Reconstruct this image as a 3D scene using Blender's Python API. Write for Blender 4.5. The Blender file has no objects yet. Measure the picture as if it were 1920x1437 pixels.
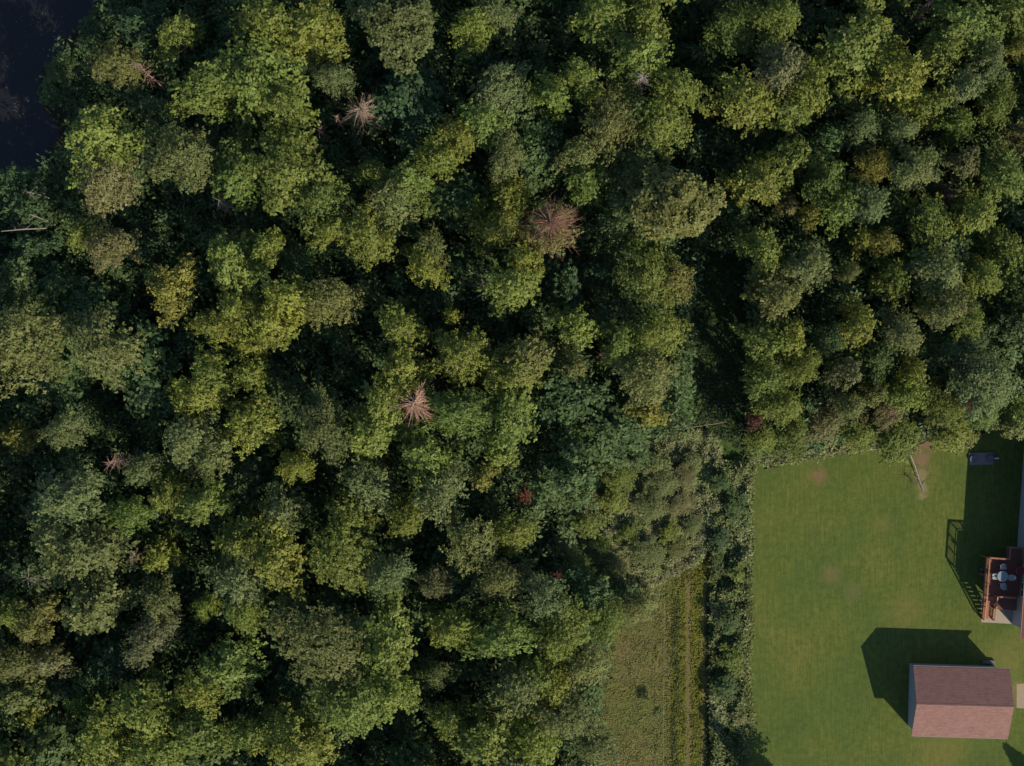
import bpy, math, random
import numpy as np
from mathutils import Vector, Matrix

# ------------------------------------------------------------------ camera, sky, sun, exposure
SC = bpy.context.scene
COL = SC.collection
S = 0.055            # metres per photo pixel on the ground
H = 140.0            # height of the camera above the ground
CX, CY = 960.0, 718.5

cam_d = bpy.data.cameras.new('camera'); cam = bpy.data.objects.new('camera', cam_d); COL.objects.link(cam)
cam_d.sensor_width = 36.0
cam_d.lens = 36.0 * H / (1920 * S)
cam_d.clip_start = 1.0; cam_d.clip_end = 2000.0
cam.location = (0, 0, H); cam.rotation_euler = (0, 0, 0)
SC.camera = cam

SUN_EL = math.radians(33.7)
SUN_DIR = Vector((0.669 * math.cos(SUN_EL), -0.743 * math.cos(SUN_EL), math.sin(SUN_EL))).normalized()  # towards the sun
world = bpy.data.worlds.new('World'); SC.world = world; world.use_nodes = True
wn = world.node_tree.nodes; wl = world.node_tree.links
sky = wn.new('ShaderNodeTexSky'); sky.sky_type = 'NISHITA'; sky.sun_disc = False
sky.sun_elevation = SUN_EL
sky.sun_rotation = math.atan2(SUN_DIR.x, SUN_DIR.y)
sky.air_density = 1.0; sky.dust_density = 0.4; sky.ozone_density = 2.0
wl.new(sky.outputs[0], wn['Background'].inputs[0]); wn['Background'].inputs[1].default_value = 0.115

sun_d = bpy.data.lights.new('sun', 'SUN'); sun_d.energy = 4.9; sun_d.angle = math.radians(0.5)
sun_d.color = (1.0, 0.88, 0.66)
sun = bpy.data.objects.new('sun', sun_d); COL.objects.link(sun)
sun.rotation_euler = SUN_DIR.to_track_quat('Z', 'Y').to_euler(); sun.location = (60, -60, 60)

SC.view_settings.view_transform = 'Standard'
try: SC.view_settings.look = 'None'
except Exception: pass
SC.view_settings.gamma = 1.0; SC.view_settings.exposure = 0.30
SC.view_settings.use_curve_mapping = False
SC.cycles.max_bounces = 6; SC.cycles.diffuse_bounces = 3; SC.cycles.transmission_bounces = 3
SC.cycles.use_adaptive_sampling = True; SC.cycles.use_denoising = True

def P(px, py, z=0.0):
    """world point that the photo shows at pixel (px, py) when it lies at height z"""
    k = (H - z) / H * S
    return Vector(((px - CX) * k, (CY - py) * k, z))
def G(px, py): return ((px - CX) * S, (CY - py) * S)

# ------------------------------------------------------------------ tagging
def tag(o, label=None, cat=None, group=None, kind=None):
    if label: o['label'] = label
    if cat: o['category'] = cat
    if group: o['group'] = group
    if kind: o['kind'] = kind
    return o
def empty(name, loc=(0, 0, 0), rz=0.0):
    o = bpy.data.objects.new(name, None); COL.objects.link(o)
    o.location = loc; o.rotation_euler = (0, 0, rz); o.empty_display_size = 0.3
    return o
def link(name, me, parent=None, loc=None):
    o = bpy.data.objects.new(name, me); COL.objects.link(o)
    if parent: o.parent = parent
    if loc is not None: o.location = loc
    return o

# ------------------------------------------------------------------ materials
def new_mat(name):
    m = bpy.data.materials.new(name); m.use_nodes = True
    n = m.node_tree.nodes; n.clear()
    out = n.new('ShaderNodeOutputMaterial')
    return m, n, m.node_tree.links, out
def noise(n, l, vec, scale, detail=4, rough=0.55, dist=0.0):
    t = n.new('ShaderNodeTexNoise'); t.inputs['Scale'].default_value = scale
    t.inputs['Detail'].default_value = detail; t.inputs['Roughness'].default_value = rough
    t.inputs['Distortion'].default_value = dist
    if vec is not None: l.new(vec, t.inputs['Vector'])
    return t.outputs['Fac']
def ramp(n, l, fac, stops):
    r = n.new('ShaderNodeValToRGB'); e = r.color_ramp.elements
    while len(e) < len(stops): e.new(0.5)
    for el, (p, c) in zip(e, stops):
        el.position = p; el.color = (*c, 1) if not isinstance(c, (int, float)) else (c, c, c, 1)
    l.new(fac, r.inputs[0]); return r.outputs[0]
def mix(n, l, fac, a, b, mode='MIX'):
    m = n.new('ShaderNodeMix'); m.data_type = 'RGBA'; m.blend_type = mode
    for sock, v in ((m.inputs[0], fac), (m.inputs[6], a), (m.inputs[7], b)):
        if isinstance(v, (int, float)): sock.default_value = v
        elif isinstance(v, tuple): sock.default_value = (*v, 1)
        else: l.new(v, sock)
    return m.outputs[2]
def math_(n, l, op, a, b=0.0):
    m = n.new('ShaderNodeMath'); m.operation = op
    for s, v in ((m.inputs[0], a), (m.inputs[1], b)):
        if isinstance(v, (int, float)): s.default_value = v
        else: l.new(v, s)
    return m.outputs[0]
def pos(n): return n.new('ShaderNodeNewGeometry').outputs['Position']
def objco(n): return n.new('ShaderNodeTexCoord').outputs['Object']
def mapping(n, l, vec, scale=(1, 1, 1), rot=(0, 0, 0)):
    m = n.new('ShaderNodeMapping'); m.inputs['Scale'].default_value = scale; m.inputs['Rotation'].default_value = rot
    l.new(vec, m.inputs['Vector']); return m.outputs[0]
def principled(n, l, out, col, rough=0.8, spec=0.2, bump=None, bstr=0.3, bdist=0.05, metal=0.0):
    p = n.new('ShaderNodeBsdfPrincipled')
    if isinstance(col, tuple): p.inputs['Base Color'].default_value = (*col, 1)
    else: l.new(col, p.inputs['Base Color'])
    p.inputs['Roughness'].default_value = rough; p.inputs['Specular IOR Level'].default_value = spec
    p.inputs['Metallic'].default_value = metal
    if bump is not None:
        b = n.new('ShaderNodeBump'); b.inputs['Strength'].default_value = bstr; b.inputs['Distance'].default_value = bdist
        l.new(bump, b.inputs['Height']); l.new(b.outputs[0], p.inputs['Normal'])
    l.new(p.outputs[0], out.inputs[0]); return p

def leaf_material(name, use_obj_color=True, base=(0.1, 0.12, 0.04), trans=0.22, var=0.45, second=None):
    m, n, l, out = new_mat(name)
    if use_obj_color:
        c = n.new('ShaderNodeObjectInfo').outputs['Color']
    else:
        r = n.new('ShaderNodeRGB'); r.outputs[0].default_value = (*base, 1); c = r.outputs[0]
    at = n.new('ShaderNodeAttribute'); at.attribute_name = 'tone'; at.attribute_type = 'GEOMETRY'
    tone = at.outputs['Fac']
    if second is not None:
        c = mix(n, l, ramp(n, l, tone, [(0.45, 0.0), (0.75, 1.0)]), c, second)
    k = ramp(n, l, tone, [(0.0, 1 - var), (0.5, 1.0), (1.0, 1 + var)])
    c = mix(n, l, 1.0, c, k, 'MULTIPLY')
    hs = n.new('ShaderNodeHueSaturation'); l.new(c, hs.inputs['Color'])
    mr = n.new('ShaderNodeMapRange'); mr.inputs[3].default_value = 0.485; mr.inputs[4].default_value = 0.515
    at2 = n.new('ShaderNodeAttribute'); at2.attribute_name = 'hue'; at2.attribute_type = 'GEOMETRY'
    l.new(at2.outputs['Fac'], mr.inputs[0]); l.new(mr.outputs[0], hs.inputs['Hue'])
    c = hs.outputs[0]
    d = n.new('ShaderNodeBsdfPrincipled'); l.new(c, d.inputs['Base Color'])
    d.inputs['Roughness'].default_value = 0.6; d.inputs['Specular IOR Level'].default_value = 0.25
    t = n.new('ShaderNodeBsdfTranslucent')
    l.new(mix(n, l, 1.0, c, (1.1, 1.15, 0.55), 'MULTIPLY'), t.inputs[0])
    ms = n.new('ShaderNodeMixShader'); ms.inputs[0].default_value = trans
    l.new(d.outputs[0], ms.inputs[1]); l.new(t.outputs[0], ms.inputs[2]); l.new(ms.outputs[0], out.inputs[0])
    return m
M_LEAF = leaf_material('foliage')
M_WEED = leaf_material('pale_weeds', False, (0.25, 0.26, 0.13), 0.3, 0.3, (0.19, 0.24, 0.085))
M_BRAMBLE = leaf_material('bramble_leaves', False, (0.10, 0.135, 0.04), 0.2, 0.5, (0.17, 0.185, 0.085))
M_MEADOW_T = leaf_material('meadow_tufts', False, (0.172, 0.165, 0.060), 0.25, 0.15, (0.142, 0.168, 0.048))
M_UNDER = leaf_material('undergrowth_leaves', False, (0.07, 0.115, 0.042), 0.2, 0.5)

def plain_mat(name, col, rough=0.8, spec=0.2, var=0.25, scale=6.0, bump=True, metal=0.0, stretch=(1, 1, 1)):
    m, n, l, out = new_mat(name)
    v = mapping(n, l, objco(n), stretch)
    f = noise(n, l, v, scale, 5, 0.6)
    c = mix(n, l, f, tuple(x * (1 - var) for x in col), tuple(min(1, x * (1 + var)) for x in col))
    principled(n, l, out, c, rough, spec, f if bump else None, 0.3, 0.02, metal)
    return m
M_BARK = plain_mat('bark', (0.13, 0.10, 0.08), 0.9, 0.1, 0.35, 3)
M_PALEBARK = plain_mat('bleached_bark', (0.20, 0.18, 0.16), 0.9, 0.1, 0.3, 3)
M_DEAD = plain_mat('dead_twigs', (0.29, 0.215, 0.165), 0.9, 0.1, 0.35, 3)
M_DEADPINK = plain_mat('dead_pinkish_twigs', (0.22, 0.145, 0.115), 0.9, 0.1, 0.35, 3)
M_GREYDEAD = plain_mat('grey_dead_twigs', (0.26, 0.22, 0.20), 0.9, 0.1, 0.3, 3)

# forest floor
m, n, l, out = new_mat('forest_floor')
p_ = pos(n)
f1 = noise(n, l, p_, 0.35, 6, 0.6); f2 = noise(n, l, p_, 3.0, 6, 0.7)
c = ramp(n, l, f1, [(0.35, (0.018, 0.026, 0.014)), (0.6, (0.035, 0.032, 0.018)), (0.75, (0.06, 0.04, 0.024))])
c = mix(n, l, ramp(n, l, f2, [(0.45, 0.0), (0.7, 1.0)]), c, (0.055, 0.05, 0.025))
principled(n, l, out, c, 0.95, 0.05, f2, 0.6, 0.2)
M_FLOOR = m

# lawn: mown grass with faint mowing lines and worn patches
def blob(n, l, x, y, r, soft=0.5, dist=0.6):
    dist *= 2.2; soft = 0.8
    """1 inside a wobbly disc of radius r at world (x, y)"""
    pp = pos(n)
    nz = n.new('ShaderNodeTexNoise'); nz.inputs['Scale'].default_value = 1.1; nz.inputs['Detail'].default_value = 7; nz.inputs['Roughness'].default_value = 0.75
    l.new(pp, nz.inputs['Vector'])
    vm = n.new('ShaderNodeVectorMath'); vm.operation = 'SUBTRACT'; l.new(pp, vm.inputs[0]); vm.inputs[1].default_value = (x, y, 0)
    sp = n.new('ShaderNodeSeparateXYZ'); l.new(vm.outputs[0], sp.inputs[0])
    cb = n.new('ShaderNodeCombineXYZ'); l.new(sp.outputs[0], cb.inputs[0]); l.new(sp.outputs[1], cb.inputs[1])
    ln = n.new('ShaderNodeVectorMath'); ln.operation = 'LENGTH'; l.new(cb.outputs[0], ln.inputs[0])
    d = math_(n, l, 'ADD', ln.outputs['Value'], math_(n, l, 'MULTIPLY', math_(n, l, 'SUBTRACT', nz.outputs['Fac'], 0.5), dist * 3))
    mr = n.new('ShaderNodeMapRange'); mr.interpolation_type = 'SMOOTHSTEP'
    mr.inputs[1].default_value = r * (1 + soft); mr.inputs[2].default_value = r * (1 - soft); l.new(d, mr.inputs[0])
    return mr.outputs[0]
m, n, l, out = new_mat('mown_lawn')
p_ = pos(n)
f1 = noise(n, l, p_, 0.13, 5, 0.68); f2 = noise(n, l, p_, 1.7, 7, 0.78); f3 = noise(n, l, p_, 9.0, 3, 0.8)
c = ramp(n, l, f1, [(0.28, (0.064, 0.100, 0.025)), (0.50, (0.102, 0.126, 0.028)), (0.72, (0.158, 0.148, 0.036))])
stripe = noise(n, l, mapping(n, l, p_, (4.2, 0.22, 1)), 1.3, 5, 0.75)
c = mix(n, l, ramp(n, l, stripe, [(0.38, 0.5), (0.60, 0.0)]), c, (0.034, 0.066, 0.015))
c = mix(n, l, ramp(n, l, f2, [(0.38, 0.6), (0.58, 0.0)]), c, (0.034, 0.062, 0.013))
c = mix(n, l, ramp(n, l, f3, [(0.45, 0.0), (0.75, 0.35)]), c, (0.11, 0.13, 0.035))
for (px, py, r, col, a) in ((1535, 893, 0.75, (0.17, 0.105, 0.06), 0.75), (1558, 1075, 0.8, (0.15, 0.115, 0.055), 0.55),
                            (1600, 1108, 0.9, (0.13, 0.12, 0.05), 0.4), (1700, 1150, 1.6, (0.15, 0.13, 0.045), 0.35),
                            (1770, 1410, 2.2, (0.15, 0.13, 0.04), 0.4), (1880, 1235, 2.0, (0.15, 0.135, 0.045), 0.4),
                            (1655, 985, 0.8, (0.13, 0.12, 0.04), 0.35), (1735, 832, 0.9, (0.17, 0.11, 0.07), 0.9),
                            (1727, 862, 0.75, (0.17, 0.115, 0.07), 0.9), (1728, 890, 0.55, (0.19, 0.155, 0.085), 0.9),
                            (1730, 913, 0.5, (0.19, 0.16, 0.085), 0.9), (1729, 932, 0.38, (0.19, 0.16, 0.08), 0.9), (1903, 1298, 1.0, (0.16, 0.12, 0.07), 0.6)):
    x, y = G(px, py)
    c = mix(n, l, math_(n, l, 'MULTIPLY', blob(n, l, x, y, r, 0.5, 0.35), a), c, col)
principled(n, l, out, c, 0.9, 0.12, math_(n, l, 'ADD', f3, stripe), 0.55, 0.06)
M_LAWN = m

m, n, l, out = new_mat('dry_meadow_grass')
p_ = pos(n)
f1 = noise(n, l, p_, 0.22, 5, 0.65, 0.4); f2 = noise(n, l, p_, 2.2, 6, 0.7); f3 = noise(n, l, p_, 12, 3, 0.7)
c = ramp(n, l, f1, [(0.34, (0.120, 0.138, 0.038)), (0.50, (0.148, 0.144, 0.048)), (0.68, (0.185, 0.148, 0.066))])
c = mix(n, l, ramp(n, l, f2, [(0.38, 0.4), (0.58, 0.0)]), c, (0.09, 0.10, 0.026))
c = mix(n, l, ramp(n, l, f3, [(0.4, 0.4), (0.6, 0.0)]), c, (0.07, 0.075, 0.028))
principled(n, l, out, c, 0.95, 0.08, f3, 0.7, 0.08)
M_MEADOW = m

m, n, l, out = new_mat('track_grass')
p_ = pos(n)
f2 = noise(n, l, mapping(n, l, p_, (1.0, 0.35, 1)), 2.2, 6, 0.7); f3 = noise(n, l, p_, 10, 3, 0.7)
sp = n.new('ShaderNodeSeparateXYZ'); l.new(p_, sp.inputs[0])
c = ramp(n, l, f2, [(0.35, (0.08, 0.092, 0.014)), (0.5, (0.115, 0.124, 0.016)), (0.68, (0.145, 0.145, 0.022))])
wob = math_(n, l, 'MULTIPLY', math_(n, l, 'SUBTRACT', noise(n, l, mapping(n, l, p_, (0, 0.12, 0)), 1.0, 3), 0.5), 0.5)
for rx, w, col, a in ((G(1290, 0)[0], 0.26, (0.14, 0.105, 0.06), 0.8), (G(1320, 0)[0], 0.24, (0.165, 0.135, 0.065), 0.8),
                      (G(1327, 0)[0], 0.16, (0.045, 0.038, 0.02), 0.85), (G(1269, 0)[0], 0.22, (0.035, 0.045, 0.016), 0.85)):
    d = math_(n, l, 'ABSOLUTE', math_(n, l, 'ADD', math_(n, l, 'SUBTRACT', sp.outputs[0], rx), wob))
    d = math_(n, l, 'ADD', d, math_(n, l, 'MULTIPLY', math_(n, l, 'SUBTRACT', f2, 0.5), 1.5))
    mr = n.new('ShaderNodeMapRange'); mr.interpolation_type = 'SMOOTHSTEP'
    mr.inputs[1].default_value = w * 1.6; mr.inputs[2].default_value = w * 0.5; mr.inputs[4].default_value = a; l.new(d, mr.inputs[0])
    c = mix(n, l, mr.outputs[0], c, col)
principled(n, l, out, c, 0.95, 0.08, f3, 0.7, 0.08)
M_TRACK = m

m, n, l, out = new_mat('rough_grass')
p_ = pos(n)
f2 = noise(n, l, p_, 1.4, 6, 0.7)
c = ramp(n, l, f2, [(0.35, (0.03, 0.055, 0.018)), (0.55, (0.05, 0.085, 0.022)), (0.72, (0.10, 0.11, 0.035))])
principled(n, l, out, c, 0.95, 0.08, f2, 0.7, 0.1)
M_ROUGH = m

m, n, l, out = new_mat('pond_water')
p_ = pos(n)
f1 = noise(n, l, p_, 0.25, 5, 0.65); f2 = noise(n, l, p_, 4.0, 5, 0.7)
c = ramp(n, l, f1, [(0.30, (0.006, 0.006, 0.007)), (0.6, (0.008, 0.008, 0.008)), (0.85, (0.011, 0.010, 0.009))])
principled(n, l, out, c, 0.42, 0.45, f2, 0.10, 0.03)
M_WATER = m

m, n, l, out = new_mat('asphalt_shingles')
oc = objco(n)
br = n.new('ShaderNodeTexBrick'); l.new(oc, br.inputs['Vector'])
br.inputs['Scale'].default_value = 1.0; br.inputs['Brick Width'].default_value = 0.33; br.inputs['Row Height'].default_value = 0.15
br.inputs['Mortar Size'].default_value = 0.018; br.inputs['Mortar Smooth'].default_value = 0.6; br.inputs['Bias'].default_value = -0.1
br.inputs['Color1'].default_value = (0.215, 0.116, 0.102, 1); br.inputs['Color2'].default_value = (0.160, 0.078, 0.069, 1)
br.inputs['Mortar'].default_value = (0.09, 0.04, 0.035, 1)
f = noise(n, l, oc, 1.2, 4, 0.6); g = noise(n, l, oc, 28, 2, 0.8)
c = mix(n, l, ramp(n, l, f, [(0.4, 0.0), (0.7, 0.3)]), br.outputs[0], (0.25, 0.16, 0.13))
c = mix(n, l, 0.22, c, ramp(n, l, g, [(0.3, (0.13, 0.065, 0.055)), (0.7, (0.36, 0.25, 0.23))]))
principled(n, l, out, c, 0.92, 0.12, br.outputs['Fac'], -0.5, 0.01)
M_SHINGLE = m

m, n, l, out = new_mat('grey_siding')
oc = objco(n); sp = n.new('ShaderNodeSeparateXYZ'); l.new(oc, sp.inputs[0])
w = math_(n, l, 'FRACT', math_(n, l, 'MULTIPLY', sp.outputs[2], 8.0))
f = noise(n, l, oc, 3, 4)
c = mix(n, l, f, (0.30, 0.34, 0.38), (0.36, 0.40, 0.44))
principled(n, l, out, c, 0.6, 0.3, w, 0.4, 0.02)
M_SIDING = m
M_WHITE = plain_mat('white_plastic', (0.32, 0.34, 0.36), 0.5, 0.3, 0.08, 5, False)
M_TRIM = plain_mat('white_trim', (0.7, 0.7, 0.7), 0.5, 0.4, 0.06, 5, False)
M_GLASS = plain_mat('window_glass', (0.03, 0.04, 0.05), 0.08, 0.6, 0.1, 2, False)
M_TABLE = plain_mat('frosted_table_glass', (0.16, 0.21, 0.23), 0.4, 0.5, 0.15, 2, False)
M_CEDAR = plain_mat('orange_stained_wood', (0.27, 0.125, 0.075), 0.7, 0.2, 0.3, 4, True, 0, (1, 1, 1))
m, n, l, out = new_mat('deck_boards')
oc = objco(n); sp = n.new('ShaderNodeSeparateXYZ'); l.new(oc, sp.inputs[0])
w = math_(n, l, 'FRACT', math_(n, l, 'DIVIDE', sp.outputs[1], 0.145))
gap = ramp(n, l, w, [(0.0, 0.0), (0.06, 0.0), (0.10, 1.0), (1.0, 1.0)])
f = noise(n, l, mapping(n, l, oc, (0.6, 6, 1)), 3, 5, 0.6)
c = mix(n, l, f, (0.10, 0.042, 0.034), (0.17, 0.075, 0.058))
c = mix(n, l, gap, (0.02, 0.012, 0.01), c)
principled(n, l, out, c, 0.75, 0.2, gap, 0.4, 0.01)
M_DECK = m
M_CONC = plain_mat('pale_concrete', (0.30, 0.26, 0.21), 0.9, 0.15, 0.2, 2.5)
M_PAD = plain_mat('dark_concrete', (0.17, 0.16, 0.165), 0.9, 0.15, 0.25, 4)
M_LID = plain_mat('dark_plastic_lid', (0.11, 0.11, 0.13), 0.6, 0.3, 0.2, 4)
M_RED = plain_mat('dark_red_fabric', (0.20, 0.05, 0.06), 0.8, 0.2, 0.2, 5)
M_GRAVEL = plain_mat('gravel', (0.27, 0.21, 0.15), 0.95, 0.1, 0.35, 9)
M_GUT = plain_mat('brown_gutter', (0.20, 0.14, 0.13), 0.6, 0.3, 0.1, 4, False)
M_PLANK = plain_mat('shade_dark_plank', (0.13, 0.125, 0.125), 0.85, 0.15, 0.3, 5)  # grey darkened to carry the shade behind the garage

# ------------------------------------------------------------------ mesh helpers
class MB:
    """collects shapes into one mesh"""
    def __init__(s): s.v = []; s.f = []
    def box(s, c, size, rz=0.0, M=None):
        hx, hy, hz = size[0] / 2, size[1] / 2, size[2] / 2
        R = Matrix.Rotation(rz, 3, 'Z'); b = len(s.v)
        for x, y, z in ((-1,-1,-1),(1,-1,-1),(1,1,-1),(-1,1,-1),(-1,-1,1),(1,-1,1),(1,1,1),(-1,1,1)):
            p = Vector(c) + R @ Vector((x * hx, y * hy, z * hz)); s.v.append(tuple(p))
        s.f += [tuple(b + i for i in q) for q in ((3,2,1,0),(4,5,6,7),(0,1,5,4),(1,2,6,5),(2,3,7,6),(3,0,4,7))]
        return s
    def bar(s, a, b_, w, h=None):
        a = Vector(a); b_ = Vector(b_); h = h or w; d = (b_ - a).normalized()
        up = Vector((0, 0, 1)) if abs(d.z) < 0.95 else Vector((1, 0, 0))
        x = d.cross(up).normalized(); y = x.cross(d).normalized(); b = len(s.v)
        for p in (a, b_):
            for i, j in ((-1,-1),(1,-1),(1,1),(-1,1)): s.v.append(tuple(p + x * i * w / 2 + y * j * h / 2))
        s.f += [tuple(b + i for i in q) for q in ((0,1,2,3),(7,6,5,4),(0,4,5,1),(1,5,6,2),(2,6,7,3),(3,7,4,0))]
        return s
    def tube(s, pts, rad, seg=6):
        b = len(s.v); n_ = len(pts); pts = [Vector(p) for p in pts]
        for i, p in enumerate(pts):
            d = (pts[min(i + 1, n_ - 1)] - pts[max(i - 1, 0)])
            d = d.normalized() if d.length > 1e-6 else Vector((0, 0, 1))
            up = Vector((0, 0, 1)) if abs(d.z) < 0.9 else Vector((1, 0, 0))
            x = d.cross(up).normalized(); y = x.cross(d)
            for k in range(seg):
                a = 2 * math.pi * k / seg; s.v.append(tuple(p + (x * math.cos(a) + y * math.sin(a)) * rad[i]))
        for i in range(n_ - 1):
            for k in range(seg):
                k2 = (k + 1) % seg
                s.f.append((b + i * seg + k, b + i * seg + k2, b + (i + 1) * seg + k2, b + (i + 1) * seg + k))
        s.f.append(tuple(b + k for k in range(seg))[::-1]); s.f.append(tuple(b + (n_ - 1) * seg + k for k in range(seg)))
        return s
    def cyl(s, c, r, h, seg=24, r2=None):
        return s.tube([c, (c[0], c[1], c[2] + h)], [r, r if r2 is None else r2], seg)
    def poly(s, pts):
        b = len(s.v); s.v += [tuple(p) for p in pts]; s.f.append(tuple(range(b, b + len(pts)))); return s
    def mesh(s, name, mat):
        me = bpy.data.meshes.new(name); me.from_pydata(s.v, [], s.f); me.materials.append(mat); me.update(); return me
    def build(s, name, mat, parent=None, bevel=0.0):
        o = link(name, s.mesh(name, mat), parent)
        if bevel:
            bv = o.modifiers.new('bevel', 'BEVEL'); bv.width = bevel; bv.segments = 2; bv.limit_method = 'ANGLE'
        return o

def wobble_poly(pts, step=0.5, amp=0.35, seed=0):
    rng = random.Random(seed); out = []
    for i in range(len(pts)):
        a = Vector(pts[i]); b = Vector(pts[(i + 1) % len(pts)]); L = (b - a).length; k = max(1, int(L / step))
        nrm = Vector((-(b - a).y, (b - a).x)).normalized() if L > 0 else Vector((0, 0)); ph = rng.random() * 6
        for j in range(k):
            t = j / k
            w = 0 if j == 0 else amp * (0.6 * math.sin(t * L * 0.9 + ph) + 0.5 * rng.uniform(-1, 1)) * min(1, min(t, 1 - t) * k / 3)
            p = a.lerp(b, t) + nrm * w; out.append((p.x, p.y))
    return out
def sheet(name, pxpoly, z, mat, amp=0.35, seed=0, step=0.5):
    pts = wobble_poly([G(*p) for p in pxpoly], step, amp, seed)
    o = MB().poly([(x, y, z) for x, y in pts][::-1]).build(name, mat)
    if o.data.polygons[0].normal.z < 0: o.data.flip_normals()
    return tag(o, kind='structure')
def inside(poly, x, y):
    c = False; j = len(poly) - 1
    for i in range(len(poly)):
        xi, yi = poly[i]; xj, yj = poly[j]
        if (yi > y) != (yj > y) and x < (xj - xi) * (y - yi) / (yj - yi) + xi: c = not c
        j = i
    return c

# ------------------------------------------------------------------ ground, water, grass
POND = [(-400, -300), (190, -300), (185, 0), (150, 45), (108, 95), (80, 130), (72, 180), (108, 235), (112, 262), (75, 318), (55, 345), (-10, 360), (-400, 400)]
POND2 = [(-400, 470), (-5, 455), (14, 480), (12, 530), (-10, 548), (-400, 560)]
OPEN = [(1410, 868), (1500, 862), (1640, 838), (1700, 850), (1740, 826), (1790, 850), (1812, 835), (1860, 800), (3200, 780), (3200, 2700), (1360, 2700), (1402, 1437), (1404, 1100)]
gnd = MB().poly([(-900, -900, 0), (900, -900, 0), (900, 900, 0), (-900, 900, 0)]).build('ground', M_FLOOR); tag(gnd, kind='structure')
sheet('lawn', OPEN, 0.012, M_LAWN, 0.2, 1)
sheet('meadow', [(1272, 1075), (1230, 1095), (1150, 1110), (1110, 1160), (1080, 1300), (1060, 1437), (1040, 2600), (1270, 2600), (1266, 1437)], 0.004, M_MEADOW, 0.2, 2)
sheet('path', [(1262, 1040), (1335, 1040), (1345, 1250), (1350, 1437), (1350, 2600), (1255, 2600), (1258, 1300)], 0.008, M_TRACK, 0.15, 3)
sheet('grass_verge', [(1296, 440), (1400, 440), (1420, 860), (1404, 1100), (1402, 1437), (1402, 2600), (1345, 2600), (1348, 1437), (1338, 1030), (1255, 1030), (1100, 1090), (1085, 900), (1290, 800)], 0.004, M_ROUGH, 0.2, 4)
sheet('pond', POND, 0.006, M_WATER, 0.5, 5)
pnd = sheet('pond', POND2, 0.006, M_WATER, 0.4, 6)
sheet('driveway', [(1906, 1283), (2100, 1270), (2600, 1270), (2600, 1345), (2100, 1345), (1906, 1328)], 0.018, M_GRAVEL, 0.12, 7)

# ------------------------------------------------------------------ leaf clouds
def kites(pos_, tan, nor, L, W, tone, hue, name, mat):
    """one mesh of pointed leaves: pos_ (n,3) roots, tan directions, nor normals, L, W sizes"""
    n_ = len(pos_)
    tan = tan / np.maximum(np.linalg.norm(tan, axis=1, keepdims=True), 1e-6)
    bit = np.cross(nor, tan); bit /= np.maximum(np.linalg.norm(bit, axis=1, keepdims=True), 1e-6)
    L = L[:, None]; W = W[:, None]
    v = np.empty((n_, 4, 3), dtype=np.float32)
    v[:, 0] = pos_
    v[:, 1] = pos_ + tan * L * 0.5 + bit * W * 0.5
    v[:, 2] = pos_ + tan * L - np.array([0, 0, 1.0]) * L * 0.15
    v[:, 3] = pos_ + tan * L * 0.5 - bit * W * 0.5
    me = bpy.data.meshes.new(name)
    me.vertices.add(n_ * 4); me.vertices.foreach_set('co', v.reshape(-1))
    me.loops.add(n_ * 4); me.loops.foreach_set('vertex_index', np.arange(n_ * 4, dtype=np.int32))
    me.polygons.add(n_); me.polygons.foreach_set('loop_start', np.arange(0, n_ * 4, 4, dtype=np.int32))
    me.polygons.foreach_set('loop_total', np.full(n_, 4, dtype=np.int32))
    a = me.attributes.new('tone', 'FLOAT', 'FACE'); a.data.foreach_set('value', np.clip(tone, 0, 1).astype(np.float32))
    a = me.attributes.new('hue', 'FLOAT', 'FACE'); a.data.foreach_set('value', np.clip(hue, 0, 1).astype(np.float32))
    me.materials.append(mat); me.update(); return me
def unit(v): return v / np.maximum(np.linalg.norm(v, axis=1, keepdims=True), 1e-6)

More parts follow.
